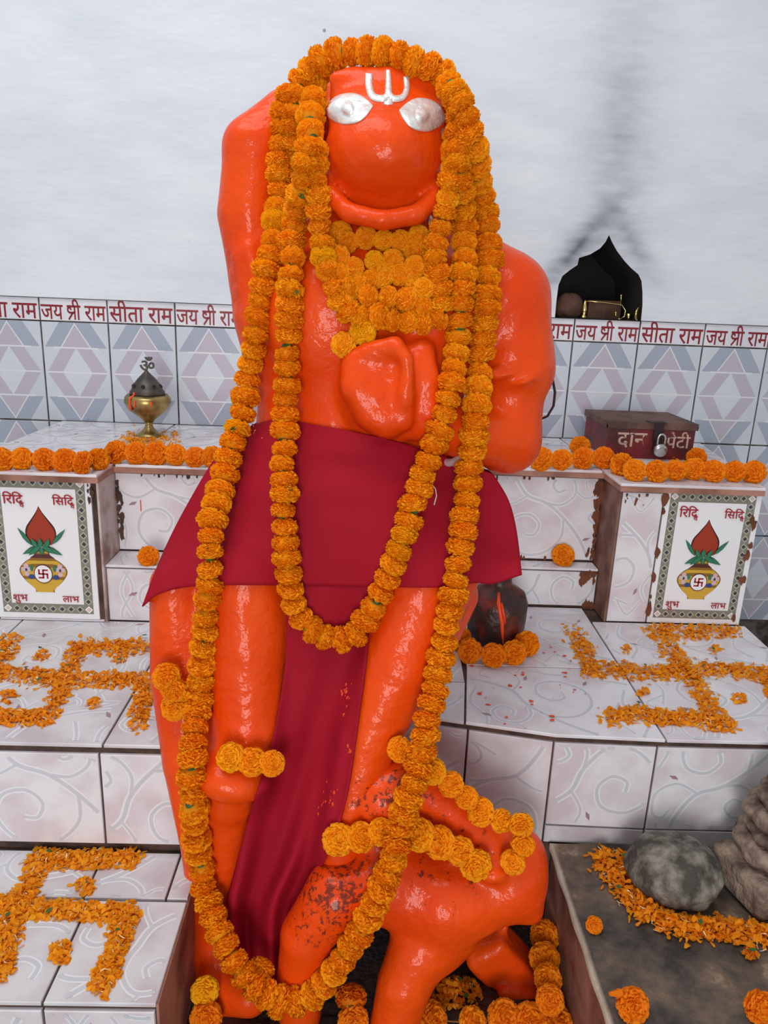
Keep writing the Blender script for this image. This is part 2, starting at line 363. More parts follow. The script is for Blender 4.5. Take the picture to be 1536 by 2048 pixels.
M_SOOT = mat('soot_black', lin(22, 20, 21), 0.95, var=lin(38, 34, 34), vscale=9)
M_CLAY = mat('brown_clay', lin(112, 80, 66), 0.9, var=lin(84, 58, 48), vscale=20, bump=0.5)
M_THREAD = mat('cotton_thread', lin(150, 90, 40), 0.8)
M_WTHREAD = mat('white_thread', lin(225, 215, 200), 0.8)

def marigold_material(name, c1, c2, c3):
    M = bpy.data.materials.new(name); M.use_nodes = True; nt = M.node_tree; N = nt.nodes; L = nt.links
    b = N['Principled BSDF']; b.inputs['Roughness'].default_value = 0.7; b.inputs['Specular IOR Level'].default_value = 0.25
    oi = N.new('ShaderNodeObjectInfo'); at = N.new('ShaderNodeAttribute'); at.attribute_name = 'petal'
    q = N.new('ShaderNodeMath'); q.operation = 'MULTIPLY_ADD'; L.new(at.outputs['Fac'], q.inputs[0]); q.inputs[1].default_value = 0.45
    q0 = N.new('ShaderNodeMath'); q0.operation = 'MULTIPLY'; L.new(oi.outputs['Random'], q0.inputs[0]); q0.inputs[1].default_value = 0.55; L.new(q0.outputs[0], q.inputs[2])
    r = N.new('ShaderNodeValToRGB'); r.color_ramp.elements[0].color = c1; r.color_ramp.elements[1].color = c3
    e = r.color_ramp.elements.new(0.55); e.color = c2
    L.new(q.outputs[0], r.inputs['Fac']); L.new(r.outputs['Color'], b.inputs['Base Color'])
    t = N.new('ShaderNodeBsdfTranslucent'); L.new(r.outputs['Color'], t.inputs['Color'])
    mx = N.new('ShaderNodeMixShader'); mx.inputs[0].default_value = 0.34; L.new(b.outputs[0], mx.inputs[1]); L.new(t.outputs[0], mx.inputs[2])
    L.new(mx.outputs[0], N['Material Output'].inputs['Surface'])
    return M
M_MARI = marigold_material('marigold_orange', (0.98, 0.33, 0.003, 1), (1.0, 0.40, 0.004, 1), (1.0, 0.49, 0.005, 1))
M_MARIY = marigold_material('marigold_yellow', (1.0, 0.46, 0.003, 1), (1.0, 0.51, 0.004, 1), (1.0, 0.55, 0.005, 1))
M_PETAL = marigold_material('marigold_petals', (0.86, 0.26, 0.005, 1), (0.92, 0.36, 0.008, 1), (0.95, 0.48, 0.02, 1))
M_MARID = marigold_material('marigold_deep', (0.90, 0.23, 0.003, 1), (0.94, 0.29, 0.004, 1), (0.96, 0.36, 0.006, 1))

# ------------------------------------------------------------------ the setting
YW = 2.311
ZT = 1.392          # bottom edge of the text course
ZP = 1.460          # plaster starts here
ZA, ZB, ZCL, ZSR, ZPIT = 1.094, 0.731, 0.512, 0.50, 0.30

def floor_ground():
    b = MB(); b.box(-3, 3, -1.0, 2.6, -0.1, 0.0)
    o = obj('floor', b.build('floor', mat('worn_floor', lin(120, 108, 100), 0.7, var=lin(90, 80, 74), vscale=4))); tag(o, 'worn stone floor below the altar', kind='structure')
floor_ground()

NICHE = [(1110, 634), (1113, 600), (1117, 570), (1125, 552), (1140, 540), (1155, 530), (1158, 516), (1180, 509), (1200, 497), (1211, 484), (1218, 470),
         (1224, 484), (1234, 502), (1249, 522), (1262, 536), (1277, 549), (1283, 562), (1285, 585), (1285, 610), (1283, 634)]
def wall_back():
    YP = YW-0.007
    hole = [W(x, y, YP) for x, y in NICHE]
    zb = ZP
    hole[0][2] = zb; hole[-1][2] = zb
    hx = [p[0] for p in hole]
    bm = bmesh.new()
    loop = [(-2.6, zb), (hole[0][0], zb)]+[(p[0], p[2]) for p in hole[1:-1]]+[(hole[-1][0], zb), (2.6, zb), (2.6, 3.6), (-2.6, 3.6)]
    vs_ = [bm.verts.new((x, YP, z)) for x, z in loop]
    es = [bm.edges.new((vs_[i], vs_[(i+1) % len(vs_)])) for i in range(len(vs_))]
    bmesh.ops.triangle_fill(bm, edges=es, use_beauty=True, normal=(0, -1, 0))
    for f in bm.faces: f.material_index = 0
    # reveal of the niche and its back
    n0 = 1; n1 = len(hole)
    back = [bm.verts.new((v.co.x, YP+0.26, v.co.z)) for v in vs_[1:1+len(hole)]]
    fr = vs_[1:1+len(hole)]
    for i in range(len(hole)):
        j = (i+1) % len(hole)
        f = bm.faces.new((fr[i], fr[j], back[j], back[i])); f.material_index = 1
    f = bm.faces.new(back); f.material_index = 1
    # lower lip of the plaster and wall body behind the tiles
    lip = [bm.verts.new(c) for c in ((-2.6, YP, zb), (2.6, YP, zb), (2.6, YP+0.3, zb), (-2.6, YP+0.3, zb))]
    bb = MB(); bb.box(-2.6, 2.6, YW+0.004, YW+0.3, 0.0, zb-0.0005, 2); bb.box(-2.6, 2.6, YP+0.27, YW+0.5, zb, 3.6, 0)
    bmesh.ops.delete(bm, geom=lip, context='VERTS')
    lv = [bm.verts.new(v) for v in bb.v]
    for q, mi in zip(bb.f, bb.m):
        f = bm.faces.new([lv[i] for i in q]); f.material_index = mi
    lz = [bm.verts.new((x, y, zb+0.0)) for x, y in ((-2.6, YP), (2.6, YP), (2.6, YW+0.004), (-2.6, YW+0.004))]
    f = bm.faces.new(lz); f.material_index = 0
    me = bpy.data.meshes.new('wall_back'); bm.to_mesh(me); bm.free()
    for M in (M_PLASTER, M_SOOT, M_DGROUT): me.materials.append(M)
    o = obj('wall_back', me); tag(o, 'white limewashed wall with a tiled dado and a lamp niche', kind='structure')
    return o
WALL = wall_back()

SCROLLS = [([(-.15, -.14), (-.06, -.095), (0, -.045), (.035, .0), (.055, .05), (.11, .085), (.17, .10)], .0085),
    ([(-.004, -.048), (-.055, -.045), (-.095, -.005), (-.098, .050), (-.055, .088), (-.008, .078), (.004, .038), (-.020, .012), (-.048, .022), (-.048, .044)], .0070),
    ([(.034, -.004), (.032, -.040), (.058, -.070), (.095, -.064), (.106, -.034), (.084, -.014), (.064, -.027), (.070, -.045)], .0066),
    ([(.066, -.074), (.050, -.098), (.064, -.124), (.092, -.118), (.092, -.096), (.076, -.098)], .0050),
    ([(.053, .045), (.030, .090), (.052, .130), (.098, .132), (.110, .112), (.090, .098)], .0056),
    ([(-.15, -.10), (-.13, -.05), (-.155, .01)], .0060), ([(-.16, .12), (-.10, .125), (-.05, .118), (.0, .135)], .0058), ([(-.03, -.15), (.0, -.11), (.03, -.145)], .0050), ([(.125, .06), (.145, .0), (.12, -.06), (.15, -.12)], .0062)]
def scroll_print(b, w, h, seed, inside, zt=0.0004):
    """flat printed scrolls on a tile: pale grey ribbons with white borders, clipped by inside(x, y, margin)"""
    R = random.Random(seed)
    ox, oy = R.uniform(-0.05, 0.05), R.uniform(-0.05, 0.05); fl = R.choice((-1, 1)); fy = R.choice((-1, 1)); sc = R.uniform(.95, 1.15); rot = R.choice((0, 0, math.pi/2))
    cr, sr = math.cos(rot), math.sin(rot); cnt = [0]
    def tr(p, dx, dy):
        x, y = p[0]*sc*fl, p[1]*sc*fy; return (x*cr-y*sr+ox+dx, x*sr+y*cr+oy+dy)
    def emit(pts, wd, z, mi):
        run = []
        for p in pts+[None]:
            if p is not None and inside(p[0], p[1], wd*.55): run.append(p)
            else:
                if len(run) > 2: b.ribbon(run, wd, z, mi)
                run = []
    for dx in (-.62, -.31, 0, .31, .62):
        for dy in (-.54, -.27, 0, .27, .54):
            if not any(inside(dx+ox+ax, dy+oy+ay, 0) for ax in (-.15, 0, .15) for ay in (-.14, 0, .14)): continue
            for c, wd in SCROLLS:
                pts = [tr(p, dx, dy) for p in catmull(c, 9)]; cnt[0] += 1
                emit(pts, wd*1.8, zt*0.4+cnt[0]*2e-6, 2); emit(pts, wd*.85, zt+cnt[0]*2e-6, 1)
            for lx, ly, a in ((-.10, .075, 2.2), (.11, -.05, .4), (.02, .09, 2.0), (-.06, -.10, -1.2)):
                pts = [tr((lx+math.cos(a)*t*.022-math.sin(a)*q, ly+math.sin(a)*t*.022+math.cos(a)*q), dx, dy) for t, q in ((0, 0), (.4, .0045), (1, 0), (.5, -.0035))]
                if all(inside(p[0], p[1], 0) for p in pts): b.poly(pts, zt*1.6, 3)

TCACHE = {}
def poly_tile(parent, name, poly, origin, rot, thick=0.006, scroll=True, seed=None, M=None, bev=0.0012):
    """a tile whose local polygon lies in local XY (face at z=0), placed at origin with rotation"""
    key = (name, tuple((round(x, 4), round(y, 4)) for x, y in poly), seed, (M or M_GLAZE).name)
    if key not in TCACHE:
        b = MB()
        a = sum(poly[i][0]*poly[(i+1) % len(poly)][1]-poly[(i+1) % len(poly)][0]*poly[i][1] for i in range(len(poly)))
        if a < 0: poly = poly[::-1]
        n = len(poly); c = np.mean(np.array(poly), 0)
        inner = [tuple(np.array(p)+(c-np.array(p))/np.linalg.norm(c-np.array(p))*bev*1.4) for p in poly]
        v = [(x, y, -thick) for x, y in poly]+[(x, y, -bev) for x, y in poly]+[(x, y, 0) for x, y in inner]
        f = [tuple(range(n))[::-1]]
        for k in range(2): f += [(k*n+i, k*n+(i+1) % n, (k+1)*n+(i+1) % n, (k+1)*n+i) for i in range(n)]
        f.append(tuple(range(2*n, 3*n)))
        b.add(v, f, 0)
        if scroll:
            def inside(x, y, mg=0.006):
                for i in range(n):
                    x0, y0 = inner[i]; x1, y1 = inner[(i+1) % n]; l = math.hypot(x1-x0, y1-y0)
                    if ((x1-x0)*(y-y0)-(y1-y0)*(x-x0))/l < mg: return False
                return True
            scroll_print(b, 0, 0, seed if seed is not None else len(TCACHE), inside)
        TCACHE[key] = b.build(name, [M or M_GLAZE, M_SCROLL, M_SCROLLW, M_LEAFP])
    return obj(name, TCACHE[key], parent, loc_in(parent, origin), rot)
def rect(w, h): return [(-w/2, -h/2), (w/2, -h/2), (w/2, h/2), (-w/2, h/2)]
FRONT = (math.pi/2, 0, 0)
def top_tile(parent, corners, z, seed=None, g=0.002, M=None, scroll=True):
    """tile lying flat; corners are world XY (convex)"""
    c = np.mean(np.array(corners), 0); pl = []
    for p in corners:
        d = np.array(p)-c; pl.append(tuple(d-np.sign(d)*g))
    return poly_tile(parent, 'tile', pl, (c[0], c[1], z), (0, 0, 0), seed=seed, M=M, scroll=scroll)
def front_tile(parent, p0, p1, z0, z1, seed=None, g=0.002, M=None, name='tile', scroll=True, off=0.0):
    """upright tile facing the viewer between plan points p0 and p1"""
    p0 = np.array(p0, float); p1 = np.array(p1, float); l = np.linalg.norm(p1-p0); a = math.atan2(p1[1]-p0[1], p1[0]-p0[0]); c = (p0+p1)/2
    return poly_tile(parent, name, rect(l-2*g, z1-z0-2*g), (c[0]+off*math.sin(a), c[1]-off*math.cos(a), (z0+z1)/2), (math.pi/2, 0, a), seed=seed, M=M, scroll=scroll)

# dado tiles on the back wall
X0 = -0.98174
def dado():
    jb, js = text_mesh('jay', 0.190, 0.010, 1.35); sb, ss = text_mesh('sita', 0.186, 0.010, 1.2)
    jm = jb.build('lettering', M_RED); sm = sb.build('lettering', M_RED)
    for k in range(-4, 14):
        xc = X0+0.2*k+0.1
        if -0.6 < xc < 0.35 and not (xc < -0.15 or xc > 0.25): pass
        t = poly_tile(WALL, 'text_tile', rect(0.1955, ZP-ZT-0.004), (xc, YW, (ZT+ZP)/2), FRONT, scroll=False, M=M_TXTILE)
        lm, s, wd = (jm, js, 0.190) if k % 2 == 0 else (sm, ss, 0.186)
        obj('lettering', lm, t, (-wd/2, -0.0275, 0.0006))
        for r in range(3):
            if r > 0 and -0.85 < xc < 0.85: continue
            z1 = ZT-0.3*r
            poly_tile(WALL, 'tile', rect(0.1955, 0.2955), (xc, YW, z1-0.15), FRONT, scroll=False, M=M_LOZ)
dado()

# ------------------------------------------------------------------ poster print
PC = {n: mat('print_'+n, lin(*c), 0.3) for n, c in dict(border=(128, 128, 118), dark=(58, 58, 74), cream=(176, 172, 150), white=(234, 234, 238), coconut=(158, 52, 26), coconut_dark=(70, 22, 14),
      leaf=(48, 122, 88), leafdark=(24, 62, 52), gold=(206, 164, 52), golddark=(140, 100, 32), brown=(84, 40, 36), blue=(48, 70, 136), pinkflower=(206, 178, 190), red=(158, 24, 36), rose=(214, 190, 184)).items()}
PN = list(PC)
def poster_mesh(w, h):
    b = MB(); Z = [0.0003]
    def up(): Z[0] += 0.00008; return Z[0]
    def P(u, t): return ((u-0.5)*w, (0.5-t)*h)
    def pol(name, pts): b.poly([P(*p) for p in pts], up(), PN.index(name))
    def ell(name, u, t, ru, rt, n=18): pol(name, [(u+ru*math.cos(2*math.pi*k/n), t+rt*math.sin(2*math.pi*k/n)) for k in range(n)])
    base = rect(w, h)
    b.box(-w/2, w/2, -h/2, h/2, -0.006, 0, PN.index('white'))
    pol('border', [(.055, .038), (.945, .038), (.945, .962), (.055, .962)])
    nu, ntt = 9, 15
    zc = up(); zd = up()
    for k in range(nu+1):
        for t in (.068, .932):
            u = .10+.80*k/nu
            for nm, r, z in (('cream', .040, zc), ('dark', .024, zd)):
                b.poly([P(u-r, t), P(u, t+r*w/h), P(u+r, t), P(u, t-r*w/h)], z, PN.index(nm if k not in (0, nu) else ('white' if nm == 'cream' else 'rose')))
    for k in range(1, ntt):
        for u in (.10, .90):
            t = .068+(.932-.068)*k/ntt
            for nm, r, z in (('cream', .040, zc), ('dark', .024, zd)):
                b.poly([P(u-r, t), P(u, t+r*w/h), P(u+r, t), P(u, t-r*w/h)], z, PN.index(nm))
    pol('white', [(.145, .105), (.855, .105), (.855, .895), (.145, .895)])
    # coconut
    def sym(pts, c=.492): return [(c+du, t) for du, t in pts]+[(c-du, t) for du, t in pts[::-1]]
    co = [tuple(p) for p in catmull([(0.0, .222), (.03, .262), (.085, .315), (.132, .36), (.148, .40), (.138, .44), (.11, .475)], 4)]
    pol('coconut_dark', sym(co)); pol('coconut', sym([(d*.9, t+.008) for d, t in co]))
    # pot
    pot = [tuple(p) for p in catmull([(.072, .515), (.066, .545), (.10, .572), (.17, .605), (.216, .64), (.226, .67), (.21, .70), (.16, .745), (.10, .782), (.085, .80), (.088, .812)], 4)]
    pol('brown', sym([(d+.006, t) for d, t in pot], .485)); pol('golddark', sym(pot, .485))
    pol('gold', sym([(.066, .52), (.062, .54), (.066, .54)], .485))
    pol('brown', sym([(.068, .548), (.12, .575)], .485))
    pol('gold', sym([(.14, .593), (.21, .63), (.10, .615)], .485)); pol('gold', sym([(.19, .722), (.15, .755), (.10, .785), (.085, .80), (.08, .812)], .485))
    pol('gold', sym([(.215, .64), (.222, .67), (.205, .702)], .485))
    for s in (-1, 1):
        for du, dt in ((0, -.028), (0, .028), (-.026, -.004), (.026, -.004)): ell('pinkflower', .485+s*.165+du, .658+dt, .024, .017, 9)
        ell('dark', .485+s*.165, .657, .012, .010, 8); ell('blue', .485+s*.118, .705, .030, .018, 9)
        ell('leaf', .485+s*.112, .645, .018, .022, 8)
    ell('brown', .483, .683, .092, .066, 22); ell('white', .483, .683, .084, .060, 22)
    zz = up()
    def bar(u0, t0, u1, t1): b.poly([P(u0, t0), P(u1, t0), P(u1, t1), P(u0, t1)], zz, PN.index('red'))
    c, d, e, tw = .483, .683, .048, .0085; k = w/h; th = tw*k
    bar(c-tw, d-e*k, c+tw, d+e*k); bar(c-e, d-th, c+e, d+th)
    bar(c, d-e*k, c+e, d-e*k+2*th); bar(c+e-2*tw, d, c+e, d+e*k); bar(c-e, d+e*k-2*th, c, d+e*k); bar(c-e, d-e*k, c-e+2*tw, d)
    # mango leaves
    def leaf(u0, t0, u1, t1, wd):
        du, dt = u1-u0, (t1-t0)/k; l = math.hypot(du, dt); nx, ny = -dt/l, du/l
        out = []
        for nm, s in (('leafdark', 1.0), ('leaf', 0.72)):
            pts = [(u0+du*a+nx*wd*q*s, t0+(dt*a+ny*wd*q*s)*k) for a, q in ((0, 0), (.25, .8), (.5, 1), (.75, .6), (1, 0), (.75, -.6), (.5, -1), (.25, -.8))]
            pol(nm, pts)
    leaf(.40, .49, .275, .37, .022); leaf(.59, .48, .735, .37, .022)
    for u1, t1 in ((.30, .55), (.36, .555), (.69, .55), (.62, .54)): leaf(.49, .485, u1, t1, .03)
    for u1, t1 in ((.40, .44), (.48, .435), (.57, .44), (.49, .55)): leaf(.49+(u1-.49)*.5, .50, u1, t1, .028)
    zt_ = up()
    for key, u, t, wd in (('riddhi', .165, .208, .19), ('siddhi', .635, .208, .20), ('shubh', .165, .875, .145), ('labh', .655, .875, .16)):
        tb, s = text_mesh(key, wd*w, 0.012)
        x, y = P(u, t)
        b.add([(a+x, c_+y, zt_) for a, c_, _ in tb.v], tb.f, PN.index('red'))
    return b.build('poster_tile', [PC[n] for n in PN])
POSTER = poster_mesh(0.236, 0.355)

# ------------------------------------------------------------------ altars
def altar_left():
    o = thing('tiled_altar', 'white scroll-tiled stepped altar left of the orange statue, under the brass incense burner', 'altar')
    b = MB()
    yf, yr, yl, yb = 1.640, 1.752, 1.652, YW-0.002
    b.box(-0.935, -0.603, yf+0.006, yb, ZB-0.02, ZA-0.02, 0)         # outer block
    b.box(-0.603, 0.02, yr+0.006, yb, 0.86, ZA-0.02, 0)              # recessed part
    b.box(-0.603, 0.02, yl+0.006, yb, ZPIT, 0.868, 0)                # low step
    b.box(-1.35, -0.275, 1.149, yb, 0.0, ZB-0.006, 0)                # middle terrace
    b.box(-1.35, -0.278, 0.842, 1.149, 0.0, ZCL-0.006, 0)            # lower terrace
    base = obj('masonry', b.build('masonry', [M_GROUT]), o)
    b = MB()                                                          # brown edged slab under the top tiles
    b.box(-0.94, -0.596, yf-0.010, yb, ZA-0.020, ZA-0.006, 0); b.box(-0.596, 0.02, yr-0.012, yb, ZA-0.020, ZA-0.006, 0)
    obj('slab_edge', b.build('slab_edge', [M_BROWN]), o)
    b = MB(); b.box(-0.604, -0.599, yf, yr+0.01, ZB, ZA-0.02, 0)
    obj('side_face', b.build('side_face', [mat('dirty_tile_side', lin(196, 182, 180), 0.5, var=lin(126, 88, 74), vscale=14, ramp=(.45, .7))]), o)
    b = MB(); b.box(-0.2775, -0.2735, 0.844, 1.149, ZPIT-0.02, ZCL-0.007, 0); b.box(-0.2765, -0.2725, 1.149, 1.66, ZPIT-0.02, ZB-0.007, 0)
    obj('pit_side', b.build('pit_side', [M_BROWN]), o)
    # top of the upper ledge
    for x0, x1, y0, s in ((-0.94, -0.596, yf-0.012, 1), (-0.594, -0.25, yr-0.014, 2), (-0.25, 0.02, yr-0.014, 3)):
        top_tile(o, [(x0, y0), (x1, y0), (x1, yb), (x0, yb)], ZA, seed=s)
    # poster
    p = obj('poster_tile', POSTER, o, (-0.735, yf, ZB+0.185), FRONT); tag(p, 'printed tile with a coconut pot')
    front_tile(o, (-0.935, yf), (-0.855, yf), ZB, ZA-0.02, seed=5, scroll=False)
    b = MB()
    # strip under and around the poster
    front_tile(o, (-0.853, yf+0.001), (-0.605, yf+0.001), ZB, ZB+0.008, scroll=False)
    # recess
    front_tile(o, (-0.60, yr), (-0.30, yr), 0.875, ZA-0.022, seed=11); front_tile(o, (-0.30, yr), (0.02, yr), 0.875, ZA-0.022, seed=12)
    top_tile(o, [(-0.60, yl-0.004), (-0.20, yl-0.004), (-0.20, yr), (-0.60, yr)], 0.874, seed=13); top_tile(o, [(-0.20, yl-0.004), (0.02, yl-0.004), (0.02, yr), (-0.20, yr)], 0.874, seed=14)
    front_tile(o, (-0.60, yl), (-0.30, yl), ZB, 0.866, seed=15); front_tile(o, (-0.30, yl), (0.02, yl), ZB, 0.866, seed=16)
    # middle terrace top: one joint running back
    top_tile(o, [(-0.80, 1.143), (-0.442, 1.143), (-0.442, yl), (-0.80, yl)], ZB, seed=21, M=M_GLAZE2)
    top_tile(o, [(-1.35, 1.143), (-0.80, 1.143), (-0.80, yl), (-1.35, yl)], ZB, seed=22, M=M_GLAZE2)
    top_tile(o, [(-1.35, yl), (-0.94, yl), (-0.94, yb), (-1.35, yb)], ZB, seed=24, M=M_GLAZE2)
    top_tile(o, [(-0.442, 1.143), (-0.274, 1.143), (-0.274, yl), (-0.442, yl)], ZB, seed=23, M=M_GLAZE2)
    # riser
    for x0, x1, s in ((-1.05, -0.85, 31), (-0.85, -0.65, 32), (-0.65, -0.449, 33), (-0.449, -0.276, 34)): front_tile(o, (x0, 1.143), (x1, 1.143), ZCL+0.012, ZB-0.017, seed=s)
    # lower terrace
    for x0, x1, s in ((-0.9, -0.65, 41), (-0.65, -0.45, 42), (-0.45, -0.312, 43), (-0.312, -0.274, 44)): top_tile(o, [(x0, 1.030), (x1, 1.030), (x1, 1.140), (x0, 1.140)], ZCL, seed=s, M=M_GLAZE2)
    for x0, x1, s in ((-0.95, -0.68, 45), (-0.68, -0.437, 46), (-0.437, -0.274, 47)): top_tile(o, [(x0, 0.836), (x1, 0.836), (x1, 1.028), (x0, 1.028)], ZCL, seed=s, M=M_GLAZE2)
    for x0, x1, s in ((-0.95, -0.68, 48), (-0.68, -0.437, 49), (-0.437, -0.276, 50)): front_tile(o, (x0, 0.836), (x1, 0.836), 0.26, ZCL-0.012, seed=s)
    R = random.Random(14); b = MB()
    def smear(cx, cz, r, yy, n=9):
        pts = [(cx+r*R.uniform(.4, 1)*math.cos(2*math.pi*k/n)*.5, cz+r*R.uniform(.4, 1.1)*math.sin(2*math.pi*k/n)) for k in range(n)]
        b.add([(x, yy, z) for x, z in pts], [tuple(range(n))], 0)
    for k in range(22): smear(-0.597+R.uniform(0, .012), R.uniform(0.88, ZA-.03), R.uniform(.004, .02), yr-0.0012-k*0.00004)
    for k in range(16): smear(R.uniform(-.60, -.40), R.choice((ZA-.026, .879)), R.uniform(.003, .009), yr-0.0012-k*0.00004)
    for k in range(8): smear(-.618+R.uniform(-.006, .006), R.uniform(ZA-.07, ZA-.025), R.uniform(.004, .012), yf-0.0022-k*0.00004)
    tag(obj('rust_stain', b.build('rust_stain', [mat('dark_grime', lin(84, 58, 46), .85, var=lin(52, 40, 36), vscale=30)]), o), kind='stuff')
    b = MB(); p0 = W(281, 1000, yr-.0012); p1 = W(282, 1022, yr-.0012); b.tube([p0, p1], .0013, 5)
    for x, y in ((185, 1248), (192, 1252), (200, 1251)): b.tube([W(x, y, yf-.004), W(x+4, y+2, yf-.004)], .0016, 5)
    obj('paint_mark', b.build('paint_mark', [M_SPLASH]), o)
    return o
ALT_L = altar_left()

BF = [(0.02, 1.290), (0.212, 1.247), (0.369, 1.213), (0.562, 1.205), (0.785, 1.205), (0.97, 1.205)]
def altar_right():
    o = thing('tiled_altar', 'white scroll-tiled stepped altar right of the orange statue, under the maroon donation box', 'altar')
    yf, yr, yl, yb = 1.727, 1.862, 1.812, YW-0.002
    b = MB()
    b.prism([(0.622, yf+0.006), (0.958, yf+0.006), (1.05, yb), (0.622, yb)], ZB-0.02, ZA-0.02)
    b.box(0.03, 0.63, yr+0.006, yb, 0.83, ZA-0.02); b.box(0.03, 0.63, yl+0.006, yb, ZPIT, 0.838)
    b.prism([(x, y+0.006) for x, y in BF]+[(0.985, yb), (0.02, yb)], 0.0, ZB-0.006)
    obj('masonry', b.build('masonry', [M_GROUT]), o)
    b = MB(); b.prism([(0.612, yf-0.010), (0.962, yf-0.010), (1.055, yb), (0.612, yb)], ZA-0.020, ZA-0.006); b.box(0.03, 0.612, yr-0.012, yb, ZA-0.020, ZA-0.006)
    obj('slab_edge', b.build('slab_edge', [M_BROWN]), o)
    b = MB(); b.box(0.616, 0.621, yf+0.002, yr+0.01, ZB, ZA-0.02); obj('side_face', b.build('side_face', [mat('rusty_side', lin(132, 96, 82), 0.6, var=lin(98, 52, 34), vscale=16, ramp=(.4, .6))]), o)
    top_tile(o, [(0.610, yf-0.012), (0.964, yf-0.012), (1.057, yb), (0.610, yb)], ZA, seed=61); top_tile(o, [(0.30, yr-0.014), (0.608, yr-0.014), (0.608, yb), (0.30, yb)], ZA, seed=62); top_tile(o, [(0.03, yr-0.014), (0.298, yr-0.014), (0.298, yb), (0.03, yb)], ZA, seed=63)
    p = obj('poster_tile', POSTER, o, (0.844, yf, ZB+0.180), FRONT); tag(p, 'printed tile with a coconut pot')
    front_tile(o, (0.621, yf), (0.724, yf), ZB, ZA-0.022, seed=64)
    front_tile(o, (0.34, yr), (0.615, yr), 0.845, ZA-0.022, seed=11); front_tile(o, (0.06, yr), (0.34, yr), 0.845, ZA-0.022, seed=65)
    top_tile(o, [(0.30, yl-0.004), (0.615, yl-0.004), (0.615, yr), (0.30, yr)], 0.842, seed=66); top_tile(o, [(0.04, yl-0.004), (0.30, yl-0.004), (0.30, yr), (0.04, yr)], 0.842, seed=67)
    front_tile(o, (0.34, yl), (0.615, yl), ZB+0.004, 0.834, seed=68); front_tile(o, (0.06, yl), (0.34, yl), ZB+0.004, 0.834, seed=69)
    # rust smears beside the joints
    R = random.Random(4); b = MB()
    def smear(cx, cz, r, yy, n=9):
        pts = [(cx+r*R.uniform(.4, 1)*math.cos(2*math.pi*k/n)*.5, cz+r*R.uniform(.4, 1.1)*math.sin(2*math.pi*k/n)) for k in range(n)]
        b.add([(x, yy, z) for x, z in pts], [tuple(range(n))], 0)
    for k in range(16): smear(0.606+R.uniform(-.012, .006), R.uniform(0.85, ZA-.03), R.uniform(.006, .026), yr-0.0012-k*0.00004)
    for k in range(12): smear(0.60+R.uniform(-.03, .012), R.uniform(0.80, .832), R.uniform(.006, .018), yl-0.0012-k*0.00004)
    for k in range(9): smear(0.955-R.uniform(0, .012), R.uniform(ZB+.02, ZA-.04), R.uniform(.008, .02), yf-0.0022-k*0.00004)
    for k in range(10): smear(R.uniform(.63, .70), R.uniform(ZA-.06, ZA-.025), R.uniform(.003, .009), yf-0.0012-k*0.00004)
    for k in range(7): smear(0.726, R.uniform(ZB+.02, ZA-.03), R.uniform(.008, .03), yf-0.0022-k*0.00004)
    for k in range(14): smear(R.uniform(.40, .60), R.choice((ZA-.026, .850)), R.uniform(.003, .010), yr-0.0012-k*0.00004)
    for k in range(60): smear(0.6155-abs(R.gauss(0, .007)), R.uniform(0.852, ZA-.025), R.uniform(.004, .014), yr-0.0012-k*0.00003)
    for k in range(40): smear(R.uniform(.585, .614), R.choice((.836-abs(R.gauss(0, .01)), ZB+.006+abs(R.gauss(0, .006)))), R.uniform(.004, .014), yl-0.0012-k*0.00003)
    tag(obj('rust_stain', b.build('rust_stain', [M_RUST]), o), kind='stuff')
    # terrace top
    ym = 1.475
    def yfront(x):
        for (xa, ya), (xb, yb_) in zip(BF, BF[1:]):
            if x <= xb+1e-6: return ya+(yb_-ya)*(x-xa)/(xb-xa)
        return BF[-1][1]
    xs = [0.02, 0.21, 0.575, 0.97]
    top_tile(o, [(0.02, yfront(.02)-.004), (0.205, yfront(.205)-.004), (0.225, 1.40), (0.02, 1.40)], ZB, seed=71, M=M_GLAZE2)
    top_tile(o, [(0.02, 1.40), (0.225, 1.40), (0.24, yl), (0.02, yl)], ZB, seed=72, M=M_GLAZE2)
    top_tile(o, [(0.205, yfront(.205)-.004), (0.369, 1.209), (0.575, 1.201), (0.58, ym), (0.235, ym)], ZB, seed=73, M=M_GLAZE)
    top_tile(o, [(0.235, ym), (0.58, ym), (0.585, yl), (0.25, yl)], ZB, seed=74, M=M_GLAZE)
    top_tile(o, [(0.575, 1.201), (0.972, 1.201), (0.975, ym), (0.58, ym)], ZB, seed=75, M=M_GLAZE)
    top_tile(o, [(0.58, ym), (0.975, ym), (0.98, yf), (0.585, yf)], ZB, seed=76, M=M_GLAZE)
    # riser
    for (p0, p1), s in zip(zip(BF, BF[1:]), (81, 82, 83, 84, 85)):
        front_tile(o, p0, p1, ZSR+0.03 if s > 82 else 0.43, ZB-0.017, seed=s)
        if s > 82: front_tile(o, p0, p1, ZSR-0.01, ZSR+0.03, seed=s, scroll=False, M=M_GLAZE2)
    # vermilion drips
    b = MB()
    for k in range(60):
        P = onz(R.uniform(925, 1200), R.uniform(1285, 1450), ZB); r = R.choice((.0012, .0018, .003, .005)); n = 7
        b.add([(P[0]+r*R.uniform(.6, 1.6)*math.cos(2*math.pi*i/n), P[1]+r*R.uniform(.5, 1.2)*math.sin(2*math.pi*i/n), ZB+0.001+k*0.00003) for i in range(n)], [tuple(range(n))], 0)
    tag(obj('paint_drip', b.build('paint_drip', [M_SPLASH]), o), kind='stuff')
    return o
ALT_R = altar_right()

